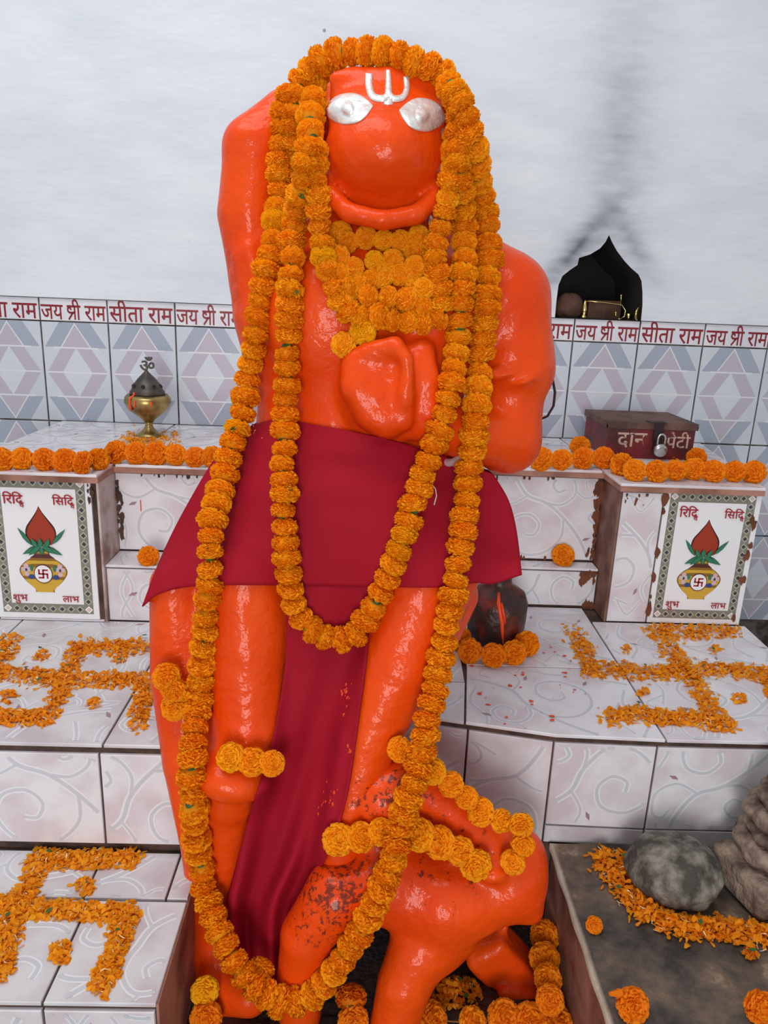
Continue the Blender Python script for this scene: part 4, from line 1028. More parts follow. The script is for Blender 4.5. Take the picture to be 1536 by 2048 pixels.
# ------------------------------------------------------------------ marigolds
def marigold_mesh(name, seed, M, npet=175, R0=1.0, flat=0.80):
    R = random.Random(seed); v = []; f = []; col = []; mi = []
    # core
    nl, nk = 6, 10
    for a in range(nl+1):
        ph = math.pi*a/nl
        for k in range(nk):
            th = 2*math.pi*k/nk; v.append((.78*math.sin(ph)*math.cos(th), .78*math.sin(ph)*math.sin(th), .60*math.cos(ph))); col.append(0.05)
    for a in range(nl):
        for k in range(nk): f.append((a*nk+k, (a+1)*nk+k, (a+1)*nk+(k+1) % nk, a*nk+(k+1) % nk)); mi.append(0)
    ga = math.pi*(3-math.sqrt(5))
    for i in range(npet):
        t = (i+.5)/npet; cz = 1-1.62*t+R.uniform(-.06, .06); cz = max(-.75, min(.99, cz)); th = i*ga+R.uniform(-.25, .25)
        s = math.sqrt(max(0, 1-cz*cz)); D = np.array([s*math.cos(th), s*math.sin(th), cz])
        tilt = np.array([0, 0, 1.0]); tang = np.cross(tilt, D); tang /= np.linalg.norm(tang)+1e-6; bit = np.cross(D, tang)
        tw = R.uniform(-.7, .7); A = tang*math.cos(tw)+bit*math.sin(tw); Bv = np.cross(D, A)
        Rr = R.uniform(.94, 1.05)*(1.0 if cz < .6 else .94); wd = R.uniform(.15, .24); cup = R.uniform(.02, .14)*(1 if R.random() < .8 else -1)
        pc = R.random(); base = len(v)
        for r_, ws, lf in ((.60, .6, 0), (.84, .95, .04), (Rr*.96, 1.0, .11), (Rr, .45, .14)):
            for u in (-1, -.33, .33, 1):
                wav = .035*math.sin(u*5+i)*(r_ > .75)
                p = D*(r_+wav*.8)+A*(u*wd*ws)+Bv*(cup*(1-u*u)*ws+wav-lf*.3)+np.array([0, 0, lf*.35])
                p[2] *= flat; v.append(tuple(p)); col.append(pc)
        for j in range(3):
            for k in range(3): a = base+j*4+k; f.append((a, a+1, a+5, a+4)); mi.append(0)
    # calyx
    base = len(v); n = 8
    for r_, z in ((.36, -.62*flat), (.26, -.82*flat), (.10, -.98*flat)):
        for k in range(n): v.append((r_*math.cos(2*math.pi*k/n), r_*math.sin(2*math.pi*k/n), z)); col.append(0)
    for j in range(2):
        for k in range(n): f.append((base+j*n+k, base+(j+1)*n+k, base+(j+1)*n+(k+1) % n, base+j*n+(k+1) % n)); mi.append(1)
    f.append(tuple(range(base+2*n, base+3*n))); mi.append(1)
    me = mesh(name, v, f, [M, M_GREEN], True, mi)
    at = me.attributes.new('petal', 'FLOAT', 'POINT'); at.data.foreach_set('value', col)
    return me
MG = [marigold_mesh('marigold_%d' % k, 20+k, M_MARI) for k in range(5)]
MGY = [marigold_mesh('marigold_yellow_%d' % k, 40+k, M_MARIY) for k in range(2)]
MGD = [marigold_mesh('marigold_deep_%d' % k, 60+k, M_MARID) for k in range(3)]
LEAF = mesh('leaf', [(0, 0, 0), (.5, .35, .12), (1, .42, .1), (1.6, 0, -.1), (1, -.42, .1), (.5, -.35, .12), (.8, 0, -.05)], [(0, 1, 6), (1, 2, 6), (2, 3, 6), (3, 4, 6), (4, 5, 6), (5, 0, 6)], mat('marigold_leaf', lin(58, 96, 40), .5), True)

def place_flower(me, P, axis, r, parent=None, name='flower', spin=None):
    o = bpy.data.objects.new(name, me); COL.objects.link(o)
    q = Vector(tuple(axis)).to_track_quat('Z', 'Y'); q = q @ Vector((0, 0, 1)).rotation_difference(Vector((0, 0, 1)))
    o.rotation_mode = 'QUATERNION'
    from mathutils import Quaternion
    o.rotation_quaternion = q @ Quaternion((0, 0, 1), rnd.uniform(0, 6.28) if spin is None else spin)
    o.scale = (r, r, r)
    if parent: o.parent = parent; P = np.array(P)-np.array(parent.location)
    o.location = tuple(map(float, P)); return o
def leaf_at(parent, x, y, Y, size, name='leaf'):
    P = W(x, y, Y); o = obj(name, LEAF, parent, loc_in(parent, P), (rnd.uniform(.9, 1.8), rnd.uniform(-.5, .5), rnd.uniform(0, 6))); s = rw(P, size); o.scale = (s, s, s)

def drape(pts, step, lift_px, depth=None):
    """sample a pixel path, find the surface it lies on and lift it by part of a flower"""
    P = np.array(catmull(pts, 12)); s = np.r_[0, np.cumsum(np.linalg.norm(np.diff(P, axis=0), axis=1))]
    n = max(2, int(round(s[-1]/step))+1); t = np.linspace(0, s[-1], n)
    X = np.interp(t, s, P[:, 0]); Yp = np.interp(t, s, P[:, 1])
    D = np.full(n, np.nan)
    for i in range(n):
        hits = [c for c in (cast(X[i]+dx, Yp[i]+dy) for dx, dy in ((0, 0), (lift_px*.6, 0), (-lift_px*.6, 0), (0, lift_px*.5), (0, -lift_px*.5))) if c is not None]
        if hits: D[i] = min(hits)
    ok = np.where(~np.isnan(D))[0]
    D = np.interp(np.arange(n), ok, D[ok]) if len(ok) else np.full(n, depth)
    lift = np.array([rw(W(X[i], Yp[i], D[i]), lift_px) for i in range(n)])
    D0 = D-lift
    # taut string: local minimum then smoothing
    E_ = np.array([D0[max(0, i-2):i+3].min() for i in range(n)])
    for _ in range(4): E_ = np.convolve(np.pad(E_, 1, mode='edge'), [.25, .5, .25], 'valid')
    E_ = np.minimum(E_, D0+lift*.35)
    return X, Yp, E_
def garland(label, pts, r=29, step=31, lift=18, yellow=(), facing=0.0, group=None, mset=None, leaves=(), jitter=1.5, rvar=.10, over=None, dY=0.0, name='marigold_garland'):
    X, Y, D = drape(pts, step, lift)
    D = D+dY
    C = [W(x, y, d) for x, y, d in zip(X, Y, D)]
    g = thing(name, label, 'garland', C[0], group)
    b = MB(); b.tube([c-C[0] for c in C], 0.0012, 5); obj('string', b.build('string', M_THREAD), g)
    n = len(C)
    for i, c in enumerate(C):
        t = C[min(i+1, n-1)]-C[max(i-1, 0)]; t /= np.linalg.norm(t)+1e-9
        view = EYE-c; view /= np.linalg.norm(view)
        sg = 1 if (i//3) % 2 == 0 else -1
        ax = t*sg*(1-facing)+view*(facing+.12)+nrs.normal(0, .16, 3)
        yl = any(abs(X[i]-a)+abs(Y[i]-q) < 20 for a, q in yellow)
        me = rnd.choice(MGY) if yl else rnd.choice(mset or MG)
        rr = rw(c, r)*rnd.uniform(1-rvar, 1+rvar)
        place_flower(me, c+nrs.normal(0, jitter/1300, 3)*np.array([1, .5, 1]), ax, rr, g)
    for x, y in leaves:
        i = int(np.argmin((X-x)**2+(Y-y)**2)); leaf_at(g, x, y, D[i]-rw(C[i], r*.7), 11)
    # following strings lie on top of this one
    vv, ff = [], []
    for c in C:
        rr = rw(c, r)*.72; k = len(vv)
        vv += [c+np.array(q)*rr for q in ((1, 0, 0), (0, 1, 0), (-1, 0, 0), (0, -1, 0), (0, 0, 1), (0, 0, -1))]
        ff += [(k, k+1, k+4), (k+1, k+2, k+4), (k+2, k+3, k+4), (k+3, k, k+4), (k+1, k, k+5), (k+2, k+1, k+5), (k+3, k+2, k+5), (k, k+3, k+5)]
    BVHS.append(BVHTree.FromPolygons([tuple(q) for q in vv], ff))
    return g, C

# necklaces close to the neck first, longer strings over them
def cz(x, y): return (620+x/5.12, 440+y/5.12)
garland('short marigold necklace right under the chin of the orange statue', [cz(*p) for p in ((330, 140), (330, 240), (530, 190), (750, 220), (950, 215), (1090, 330), (1100, 170))], 23, 34, 14, facing=.8)
garland('marigold necklace in the middle of the neck flowers, resting on the orange chest', [cz(*p) for p in ((300, 380), (420, 440), (480, 600), (600, 700), (670, 420), (730, 580), (890, 410), (930, 560), (1080, 480), (1080, 670))], 23, 36, 14, facing=.75, yellow=[cz(670, 420)])
garland('marigold necklace whose flowers make the row just above the lowest neck flowers', [cz(*p) for p in ((300, 560), (400, 700), (520, 760), (640, 790), (840, 790), (1050, 830), (1130, 900), (1160, 700))], 23, 35, 15, facing=.5)
garland('marigold necklace ending lowest on the chest above the orange fist', [(632, 300), (633, 345), (634, 390), (636, 435), (643, 472), (648, 510), (660, 557), (677, 592), (695, 622), (722, 634), (752, 632), (782, 640), (815, 641), (846, 645), (880, 632), (882, 600), (876, 560), (872, 510), (878, 465), (887, 421), (897, 379), (907, 341), (904, 304), (914, 262), (917, 215)],
        26, 31, 16, facing=.25, yellow=[(640, 500), (650, 520)])
gg, _ = garland('two loose marigolds, one bright yellow, hanging below the neck flowers onto the fist', [(723, 664), (690, 690)], 26, 46, 18, facing=.8, yellow=[(723, 664)])
gs, _ = garland('marigold garland ending in a short loop at the red cloth, second longest on the statue',
        [(640, 140), (628, 172), (622, 215), (620, 262), (614, 304), (608, 350), (598, 397), (592, 435), (589, 472), (586, 510), (583, 547), (580, 590), (578, 637), (577, 690), (575, 750), (572, 797), (571, 844), (569, 890), (564, 937), (569, 984), (567, 1031), (571, 1073), (575, 1125), (580, 1177), (590, 1218), (612, 1248), (645, 1272), (682, 1280), (718, 1262), (743, 1222), (765, 1178), (786, 1130), (800, 1092), (810, 1058), (822, 1015), (842, 965), (858, 915), (874, 870), (890, 822), (902, 770), (910, 720), (917, 670), (922, 615), (928, 560), (929, 505), (927, 450), (925, 400), (922, 350), (918, 300), (920, 250), (915, 205), (898, 172)],
        28, 31.5, 17, yellow=[(572, 940), (805, 1078), (795, 1100), (738, 1228)], leaves=[(596, 388), (586, 588), (572, 770), (572, 1085), (571, 975)])
garland('marigold string draped across the back of the crouching figure', [(678, 1682), (731, 1671), (781, 1662), (837, 1668), (880, 1685), (913, 1698), (950, 1727)], 30, 44, 18, facing=.7)
garland('marigold string along the far shoulder and head of the crouching figure', [(798, 1500), (845, 1530), (885, 1553), (930, 1592), (961, 1620), (994, 1637), (1042, 1648), (1047, 1688), (1025, 1724)], 26, 40, 16, facing=.65)
LONG = [(905, 180), (922, 215), (937, 257), (948, 300), (957, 340), (963, 390), (972, 444), (977, 496), (977, 552), (974, 605), (968, 660), (962, 715), (957, 770), (952, 820), (946, 880), (938, 930), (934, 985), (927, 1040), (918, 1110), (908, 1170), (895, 1240), (884, 1300), (872, 1370), (858, 1430), (847, 1490), (832, 1550), (812, 1610), (797, 1670), (787, 1720), (765, 1770), (742, 1820), (716, 1870), (690, 1915), (652, 1962), (620, 1990), (580, 2005), (540, 1992), (500, 1965), (470, 1928), (450, 1888), (434, 1848), (415, 1795), (402, 1740), (393, 1680), (387, 1600), (384, 1540), (389, 1460), (397, 1400), (404, 1330), (410, 1250), (416, 1186), (420, 1134), (421, 1087), (427, 1036), (438, 989), (452, 937), (467, 881), (481, 835), (490, 787), (499, 736), (510, 684), (517, 641), (526, 575), (536, 529), (545, 491), (551, 449), (556, 410), (559, 370), (560, 310), (565, 250), (578, 205), (600, 165), (625, 135), (660, 112), (700, 103), (750, 104), (800, 113), (850, 130), (885, 152)]
garland('longest marigold garland, over the head of the orange statue and down to its feet', LONG, 29, 32, 18, yellow=[(478, 840), (552, 440)], leaves=[(419, 1100), (474, 858), (552, 462), (877, 1328), (540, 548), (772, 1762)])
garland('short marigold string hanging on the left side of the idol\'s head between the longer strands', [(598, 190), (590, 235), (588, 280), (588, 325), (582, 372)], 26, 32, 15)
garland('short marigold tail beside the long garland on the left thigh', [(333, 1349), (350, 1380), (354, 1412)], 26, 34, 18, facing=.6)
garland('three marigolds strung together on the idol\'s knee', [(463, 1513), (505, 1523), (543, 1527)], 27, 40, 18, facing=.8)
def stray_thread(g, pts):
    b = MB(); b.tube([W(x, y, (cast(x, y) or 1.1)-.004)-np.array(g.location) for x, y in pts], .0011, 5); obj('loose_thread', b.build('loose_thread', M_WTHREAD, True), g)
stray_thread(gs, [(862, 966), (871, 978), (873, 992), (868, 1010)])
# strings and single flowers lying on the stone
def laid(label, pxs, z, r=22, up=.25, group=None, mset=None, name='marigold_garland', lift=.8):
    C = []
    for x, y in pxs:
        P = onz(x, y, z); P = onz(x, y, z+rw(P, r)*lift); C.append(P)
    g = thing(name, label, 'garland', C[0], group)
    b = MB(); b.tube([c-C[0] for c in C], 0.001, 5); obj('string', b.build('string', M_THREAD), g)
    for c in C:
        view = EYE-c; view /= np.linalg.norm(view); ax = view*.8+np.array([nrs.normal(0, .4), 0, up])+nrs.normal(0, .1, 3)
        place_flower(rnd.choice(mset or MGD), c, ax, rw(c, r)*rnd.uniform(.94, 1.1), g)
    return g
laid('marigold garland along the edge of the altar ledge with the incense burner', [(3, 919), (44, 918), (89, 920), (130, 922), (166, 926), (197, 919), (232, 905), (273, 907), (313, 908), (352, 910), (390, 915), (424, 914)], ZA, 23)
laid('marigold garland along the edge of the altar ledge in front of the donation box', [(1083, 919), (1123, 920), (1166, 917), (1207, 916), (1243, 930), (1269, 941), (1313, 943), (1350, 941), (1388, 939), (1427, 943), (1469, 943), (1508, 945)], ZA, 23)
def loose(label, x, y, z, r, ax=(0.1, -.8, .5), me=None, stem=None, name='marigold'):
    P = onz(x, y, z); P = onz(x, y, z+rw(P, r)*.75)
    o = place_flower(me or rnd.choice(MGD), P, ax, rw(P, r), name=name); tag(o, label, 'flower'); return o
loose('single marigold on the narrow step left of the statue, below the ledge garland', 297, 1113, 0.874, 21)
loose('single marigold on the narrow step right of the statue, near the rust-stained corner', 1126, 1111, 0.842, 23)
loose('small marigold bud on the dark slab beside its pale edge', 1188, 1850, ZSR, 17)
o = loose('large marigold with a stalk near the front edge of the dark slab', 1265, 2010, ZSR, 33)
b = MB(); b.tube([(0.2, 0.9, 0.2), (0.1, 1.15, .3), (-.1, 1.6, .45)], [.3, .2, .12], 6); 
st = obj('stalk', b.build('stalk', M_MARID), o); st.location = (0, 0, -0.3)
loose('marigold at the right edge of the dark slab', 1520, 2015, ZSR, 32)
loose('loose marigold tucked behind the donation box garland, left of the box', 1160, 893, ZA, 21)
loose('loose marigold beside the right front corner of the donation box', 1393, 915, ZA, 20)
loose('yellow ball-shaped marigold in the pit at the lower left of the statue', 410, 1982, ZPIT+0.05, 28, me=MGY[0])
loose('orange marigold below the yellow one in the pit, at the lower left of the statue', 412, 2036, ZPIT+0.02, 32)
def rest(label, x, y, r, ax=(0.1, -.8, .4), me=None):
    c = cast(x, y) or 1.05
    P = W(x, y, c-0.02); o = place_flower(me or rnd.choice(MG), P, ax, rw(P, r), name='marigold'); tag(o, label, 'flower'); return o
rest('marigold showing its green base at the foot of the red cloth', 522, 1938, 27, (.35, .75, .5))
loose('marigold showing its green base between the limbs of the crouching figure', 702, 1995, ZPIT+.03, 32, (.0, .8, .3))
loose('marigold below the green-based one between the figure\'s limbs, at the picture\'s bottom', 706, 2042, ZPIT+.01, 31)
laid('marigold string down the right wall of the pit beside the slab', [(1089, 1872), (1089, 1917), (1096, 1957), (1100, 2000)], ZPIT+.05, 29, lift=.5)
laid('marigold string along the bottom of the pit in front of the carved foot', [(862, 2040), (945, 2046), (1008, 2036), (1062, 2042), (1112, 2044)], ZPIT, 32, lift=.7)

# ------------------------------------------------------------------ petals
def petals(label, strokes, z, name='scattered_petals', wd=17, dens=0.055, leaves=0, seed=1, height=0.010, avoid=None, cat='petals', sheer=0.004):
    """strokes: pixel polylines with optional width; petals heaped along them on the plane z"""
    R = random.Random(seed); v = []; f = []; col = []; mi = []
    for st in strokes:
        sw = wd
        if isinstance(st[0], (int, float)): sw = st[0]; st = st[1:]
        pts = np.array(st, float)
        seg = np.linalg.norm(np.diff(pts, axis=0), axis=1) if len(pts) > 1 else np.array([0.])
        L_ = seg.sum(); n = int((L_*2*sw+math.pi*sw*sw)*dens)
        cs = np.r_[0, np.cumsum(seg)]
        for _ in range(n):
            t = R.uniform(0, L_); x = np.interp(t, cs, pts[:, 0]) if len(pts) > 1 else pts[0, 0]; y = np.interp(t, cs, pts[:, 1]) if len(pts) > 1 else pts[0, 1]
            g = R.random()**.62*(1.0 if R.random() < .96 else 1.45); a0 = R.uniform(0, 6.28); x += g*sw*math.cos(a0)*1.15; y += g*sw*math.sin(a0)*.95
            P = onz(x, y, z); P[2] = z+0.0012+R.random()*height*max(0.1, 1-g)
            l = R.uniform(.008, .0155); w2 = l*R.uniform(.18, .34); a = R.uniform(0, 6.28); tl = R.gauss(0, .35); rl = R.gauss(0, .5); cv_ = R.uniform(-.003, .004)
            ux = np.array([math.cos(a)*math.cos(tl), math.sin(a)*math.cos(tl), math.sin(tl)]); sx = np.cross([0, 0, 1], ux); sx /= np.linalg.norm(sx)+1e-9; up = np.cross(ux, sx); sx = sx*math.cos(rl)+up*math.sin(rl)
            k = len(v); pc = R.random()
            thin = R.random() < .10
            for s, ww, h in ((-.5, .35, 0), (0, 1, cv_), (.35, .95, cv_*.4), (.55, .4, -cv_)):
                for e in (-1, 1):
                    q = P+ux*l*s+sx*e*w2*ww*(.25 if thin else 1)+np.array([0, 0, h]); q[2] = max(q[2], z+.0006); v.append(tuple(q)); col.append(pc)
            for j in range(3): f.append((k+2*j, k+2*j+1, k+2*j+3, k+2*j+2)); mi.append(2 if thin else 0)
        for _ in range(int(leaves*max(L_, 60)/200+R.random()*leaves)):
            t = R.uniform(0, L_); x = np.interp(t, cs, pts[:, 0]) if len(pts) > 1 else pts[0, 0]; y = np.interp(t, cs, pts[:, 1]) if len(pts) > 1 else pts[0, 1]
            P = onz(x+R.gauss(0, sw*.5), y+R.gauss(0, sw*.5), z); P[2] = z+height*.9; a = R.uniform(0, 6.28); s = R.uniform(.005, .008); k = len(v)
            for u, w3 in ((-1, 0), (0, .6), (1, 0), (0, -.6)): v.append((P[0]+s*(u*math.cos(a)-w3*math.sin(a)), P[1]+s*(u*math.sin(a)+w3*math.cos(a)), P[2]+.001*u)); col.append(0)
            f.append((k, k+1, k+2, k+3)); mi.append(1)
    me = mesh(name, v, f, [M_PETAL, M_GREEN, mat('petal_base_white', lin(236, 214, 170), .7)], False, mi)
    at = me.attributes.new('petal', 'FLOAT', 'POINT'); at.data.foreach_set('value', col)
    o = obj(name, me); tag(o, label, cat, kind='stuff'); return o
L6 = lambda *a: [(x/2.474, 1220+y/2.474) for x, y in a]
petals('orange petals strewn as a four-armed sign on the middle terrace left of the statue', [
    L6((395, 165), (350, 290), (285, 420), (245, 520)), L6((-60, 315), (60, 320), (200, 335), (400, 350), (560, 350), (720, 350)), L6((400, 205), (470, 190), (600, 185), (730, 180)),
    L6((735, 350), (710, 430), (670, 590)), L6((-60, 530), (110, 540), (250, 530)), L6((60, 140), (20, 230), (-20, 320)),
    [13]+L6((205, 225)), [11]+L6((595, 245)), [13]+L6((465, 465)), [15]+L6((40, 430))], ZB, leaves=1, seed=3, wd=19)
petals('orange petals strewn as a four-armed sign on the lowest terrace left of the statue', [
    L6((200, 1215), (165, 1330), (120, 1430), (60, 1540), (20, 1680)), L6((200, 1225), (330, 1240), (480, 1235), (680, 1235)), L6((-40, 1455), (100, 1470), (260, 1490), (400, 1495), (520, 1500), (650, 1500)),
    L6((640, 1490), (590, 1640), (540, 1780), (490, 1880)), L6((20, 1680), (10, 1800)), [18]+L6((420, 1370)), [19]+L6((300, 1670), (300, 1720))], ZCL, leaves=1, seed=4, wd=22)
R8 = lambda *a: [(780+x/2.032, 1140+y/2.032) for x, y in a]
petals('orange petals strewn as a four-armed sign on the terrace right of the statue', [
    R8((745, 245), (790, 330), (815, 420)), R8((815, 410), (900, 405), (960, 412), (1080, 420), (1200, 412), (1380, 410), (1560, 432)), R8((1080, 235), (1140, 330), (1200, 400), (1250, 480), (1300, 560), (1360, 640)),
    R8((1060, 240), (1180, 255), (1280, 250), (1400, 250)), R8((870, 605), (1000, 590), (1100, 600), (1220, 605), (1380, 635)), R8((1545, 440), (1600, 620)),
    [10]+R8((960, 325)), [12]+R8((1320, 325)), [11]+R8((1030, 500)), [14]+R8((1420, 525))], ZB, leaves=1, seed=5, wd=19)
Z4 = lambda *a: [(1080+x/3.368, 1520+y/3.368) for x, y in a]
petals('curved trail of orange petals and leaves round the boulder on the dark slab', [
    Z4((405, 650), (470, 720), (540, 820), (600, 900), (680, 990), (770, 1050), (880, 1110), (1000, 1140), (1150, 1140), (1300, 1150), (1440, 1180), (1600, 1210)), [12]+Z4((540, 650), (590, 700), (590, 760)), [10]+Z4((1400, 1280), (1440, 1340))], ZSR+.002, leaves=1.6, seed=6, wd=27, height=.022)
petals('small ring of orange petals round the foot of the brass incense burner', [[20, (262, 874), (300, 884), (345, 878)], [13, (250, 880), (280, 892)]], ZA, seed=7, wd=14, height=.006)
petals('small pile of bruised orange petals and greens on the pit floor', [[34, (880, 1990), (930, 1985)]], ZPIT, seed=8, wd=30, height=.03, leaves=5, dens=.035)
petals('a few orange petals left under and beside the donation box', [[9, (1195, 905), (1260, 918)], [8, (1335, 918), (1400, 915)], [4, (1199, 812)][:1]+[(1340, 905), (1390, 905)]], ZA, seed=9)

# ------------------------------------------------------------------ incense burner
def burner():
    P = onz(299, 872, ZA); s = rw(P, 1.0)
    o = thing('incense_burner', 'brass footed incense burner with dark domed lid and Om finial, left ledge', 'incense burner', P)
    b = MB(); b.lathe([(0, 0), (26*s, 0), (26*s, 3*s), (18*s, 8*s), (9*s, 17*s), (7*s, 24*s), (9*s, 28*s)]); obj('foot', b.build('foot', M_BRASS, True), o)
    b = MB(); b.lathe([(8*s, 27*s), (13*s, 34*s), (26*s, 44*s), (39*s, 55*s), (45*s, 68*s), (44*s, 77*s), (39*s, 83*s), (36*s, 80*s), (0, 80*s)]); obj('bowl', b.build('bowl', M_BRASS, True), o)
    b = MB(); b.lathe([(34*s, 80*s), (33.5*s, 89*s), (30*s, 93*s), (29*s, 97*s), (24*s, 105*s), (17*s, 114*s), (9*s, 122*s), (4*s, 127*s), (2*s, 131*s)])
    ld = obj('lid', b.build('lid', M_DARKBRASS, True), o)
    for k in range(8):
        a = 2*math.pi*k/8-math.pi/2; b = MB(); b.lathe([(0, -1*s), (4*s, -1*s), (4*s, 1*s), (0, 1.2*s)], 10)
        h = obj('vent_hole', b.build('vent_hole', M_SOOT), ld, (27.2*s*math.cos(a), 27.2*s*math.sin(a), 100.5*s)); h.rotation_euler = Vector((math.cos(a), math.sin(a), .75)).to_track_quat('Z', 'Y').to_euler()
    v, f = glyphs('ॐ', 0.02); xs = [a for a, _ in v]; c = (min(xs)+max(xs))/2; sc = 29*s/(max(xs)-min(xs)); n = len(v)
    zb = min(c_ for _, c_ in v)
    V = [((a-c)*sc, -1.5*s, (q-zb)*sc) for a, q in v]+[((a-c)*sc, 1.5*s, (q-zb)*sc) for a, q in v]
    from collections import Counter
    ec = Counter(); 
    for q in f:
        for a, d in zip(q, q[1:]+q[:1]): ec[(a, d)] += 1
    F = list(f)+[tuple(i+n for i in q[::-1]) for q in f]+[(d, a, a+n, d+n) for (a, d) in ec if (d, a) not in ec]
    obj('om_finial', mesh('om_finial', V, F, M_DARKBRASS), o, (2*s, 0, 129*s))
    b = MB()
    for a, z0, z1, w_ in ((-2.1, 56, 90, 4), (-1.85, 62, 76, 3), (-1.15, 66, 74, 4)):
        b.tube([((45.5 if z > 60 and z < 79 else (41.5 if z < 83 else 34.3))*s*math.cos(a), (45.5 if z > 60 and z < 79 else (41.5 if z < 83 else 34.3))*s*math.sin(a), z*s) for z in np.linspace(z0, z1, 7)], w_*.5*s, 6)
    obj('vermilion_mark', b.build('vermilion_mark', M_SPLASH, True), o)
burner()

# ------------------------------------------------------------------ donation box and padlock
def donation_box():
    x0, x1 = 0.583, 0.905; c = onz(1290, 914, ZA); yF = onz(1205, 905, ZA)[1]
    A = onz(1202, 910, ZA); B_ = onz(1392, 926, ZA); x0, x1 = A[0], B_[0]; yF = (A[1]+B_[1])/2
    topz = W(1205, 843, yF)[2]; h = topz-ZA; dpt = 0.215; w_ = x1-x0
    o = thing('donation_box', 'maroon tin donation box with faded white lettering and a rusted lid, on the right ledge', 'box', ((x0+x1)/2, yF+dpt/2, ZA))
    b = MB(); b.box(-w_/2, w_/2, -dpt/2, dpt/2, 0, h-.006); obj('body', b.build('body', M_BOX), o)
    b = MB(); e = .005; b.box(-w_/2-e, w_/2+e, -dpt/2-e, dpt/2+e, h-.006, h+.002); b.box(-w_/2-e, w_/2+e, -dpt/2-e, -dpt/2-e+.002, h-.016, h-.006); b.box(-w_/2-e, -w_/2-e+.002, -dpt/2-e, dpt/2+e, h-.016, h-.006); b.box(w_/2+e-.002, w_/2+e, -dpt/2-e, dpt/2+e, h-.016, h-.006)
    lid = obj('lid', b.build('lid', M_BOXLID), o)
    b = MB(); b.box(.004, .030, -dpt/2-e-.003, -dpt/2-e, h-.05, h); b.box(-.012, .036, -dpt/2-e-.002, -dpt/2+.02, h+.002, h+.004); b.box(.008, .026, -dpt/2-.011, -dpt/2, h-.07, h-.038)
    obj('hasp', b.build('hasp', M_IRON), o)
    for key, x, wd in (('dan', -w_/2+.030, .080), ('peti', .044, .066)):
        tb, s = text_mesh(key, wd, .012); R = random.Random(3)
        keep = [q for q in tb.f if R.random() > .16]
        V = [(a+x, -dpt/2-.0008, c_*1.0+h*.34) for a, c_, _ in tb.v]
        obj('lettering', mesh('lettering', V, keep, M_WHITEPAINT), o)
    # padlock
    P = np.array(o.location)+np.array([.018, -dpt/2-.018, 0])
    pl = thing('padlock', 'round steel padlock hanging on the maroon donation box', 'padlock', (P[0]+.004, P[1]-.004, ZA+.012))
    b = MB(); n = 24
    prof = [(0, -.009), (.015, -.009), (.0185, -.005), (.0185, .005), (.015, .009), (0, .009)]
    b.lathe(prof, n); b.v = [(x, z, y+.018) for x, y, z in b.v]; obj('case', b.build('case', M_STEEL, True), pl)
    b = MB(); b.tube([(-.010, 0, .030)]+[(.010*math.cos(t), 0, .050+.012*math.sin(t)) for t in np.linspace(math.pi, 0, 12)]+[(.010, 0, .030)], .003, 8); obj('shackle', b.build('shackle', M_STEEL, True), pl)
donation_box()

# ------------------------------------------------------------------ stones
def lump(name, label, cat, c, radii, seed, M, amp=.06, n=40, cut=None):
    R = np.random.RandomState(seed); k = R.normal(0, 1, (14, 3))*R.uniform(1, 4.5, (14, 1)); ph = R.uniform(0, 6, 14); am = 1/np.linalg.norm(k, axis=1)
    v = []; f = []
    for j in range(n+1):
        p = math.pi*j/n
        for i in range(2*n):
            t = math.pi*i/n; d = np.array([math.sin(p)*math.cos(t), math.sin(p)*math.sin(t), math.cos(p)])
            r = 1+amp*float((np.sin(k @ d*1.6+ph)*am).sum()); q = d*r*np.array(radii); 
            if q[2] < -radii[2]*.75: q[2] = -radii[2]*.75
            v.append(q)
    m_ = 2*n
    for j in range(n):
        for i in range(m_): f.append((j*m_+i, (j+1)*m_+i, (j+1)*m_+(i+1) % m_, j*m_+(i+1) % m_))
    zmin = min(q[2] for q in v); v = [q-np.array([0, 0, zmin]) for q in v]
    return thing(name, label, cat, c, me=mesh(name, v, f, M, True))
P = onz(1366, 1800, ZSR); P[1] += .03
lump('boulder', 'rounded grey pitted boulder on the dark slab', 'stone', (P[0], P[1], ZSR), (rw(P, 82), .068, .050), 5, M_STONE, .09)
def carved():
    P = onz(1590, 1815, ZSR); o = thing('carved_finial', 'weathered carved stone pile of bulging rings at the right edge of the picture', 'stone carving', (P[0], 1.10, ZSR))
    P = W(1590, 1700, 1.10); s = rw(P, 1)
    b = MB(); b.box(-120*s, 120*s, -75*s, 75*s, 0, 75*s); me = b.build('base_block', M_CARVED); bm = bmesh.new(); bm.from_mesh(me); bmesh.ops.bevel(bm, geom=list(bm.edges), offset=18*s, segments=3, affect='EDGES', profile=.6); bm.to_mesh(me); bm.free()
    q = obj('base_block', me, o, (0, 0, 0), (0, 0, .25)); me.polygons.foreach_set('use_smooth', [True]*len(me.polygons))
    z = 72
    for r, h in ((104, 46), (88, 30), (92, 44), (76, 34), (62, 40), (46, 34), (30, 30)):
        prof = [(0, 0), (r*.8*s, 0)]+[((r*.8+r*.2*math.sin(math.pi*t))*s, h*t*s) for t in (.15, .35, .5, .65, .85)]+[(r*.78*s, h*s), (0, h*s)]
        b = MB(); b.lathe(prof, 40)
        b.v = [(x*(1+.04*math.cos(9*math.atan2(y, x)))*(1+.03*math.sin(3*math.atan2(y, x)+z)), y*(1+.04*math.cos(9*math.atan2(y, x))), zz) for x, y, zz in b.v]
        obj('ring', b.build('ring', M_CARVED, True), o, (0, 0, z*s)); z += h-2
carved()
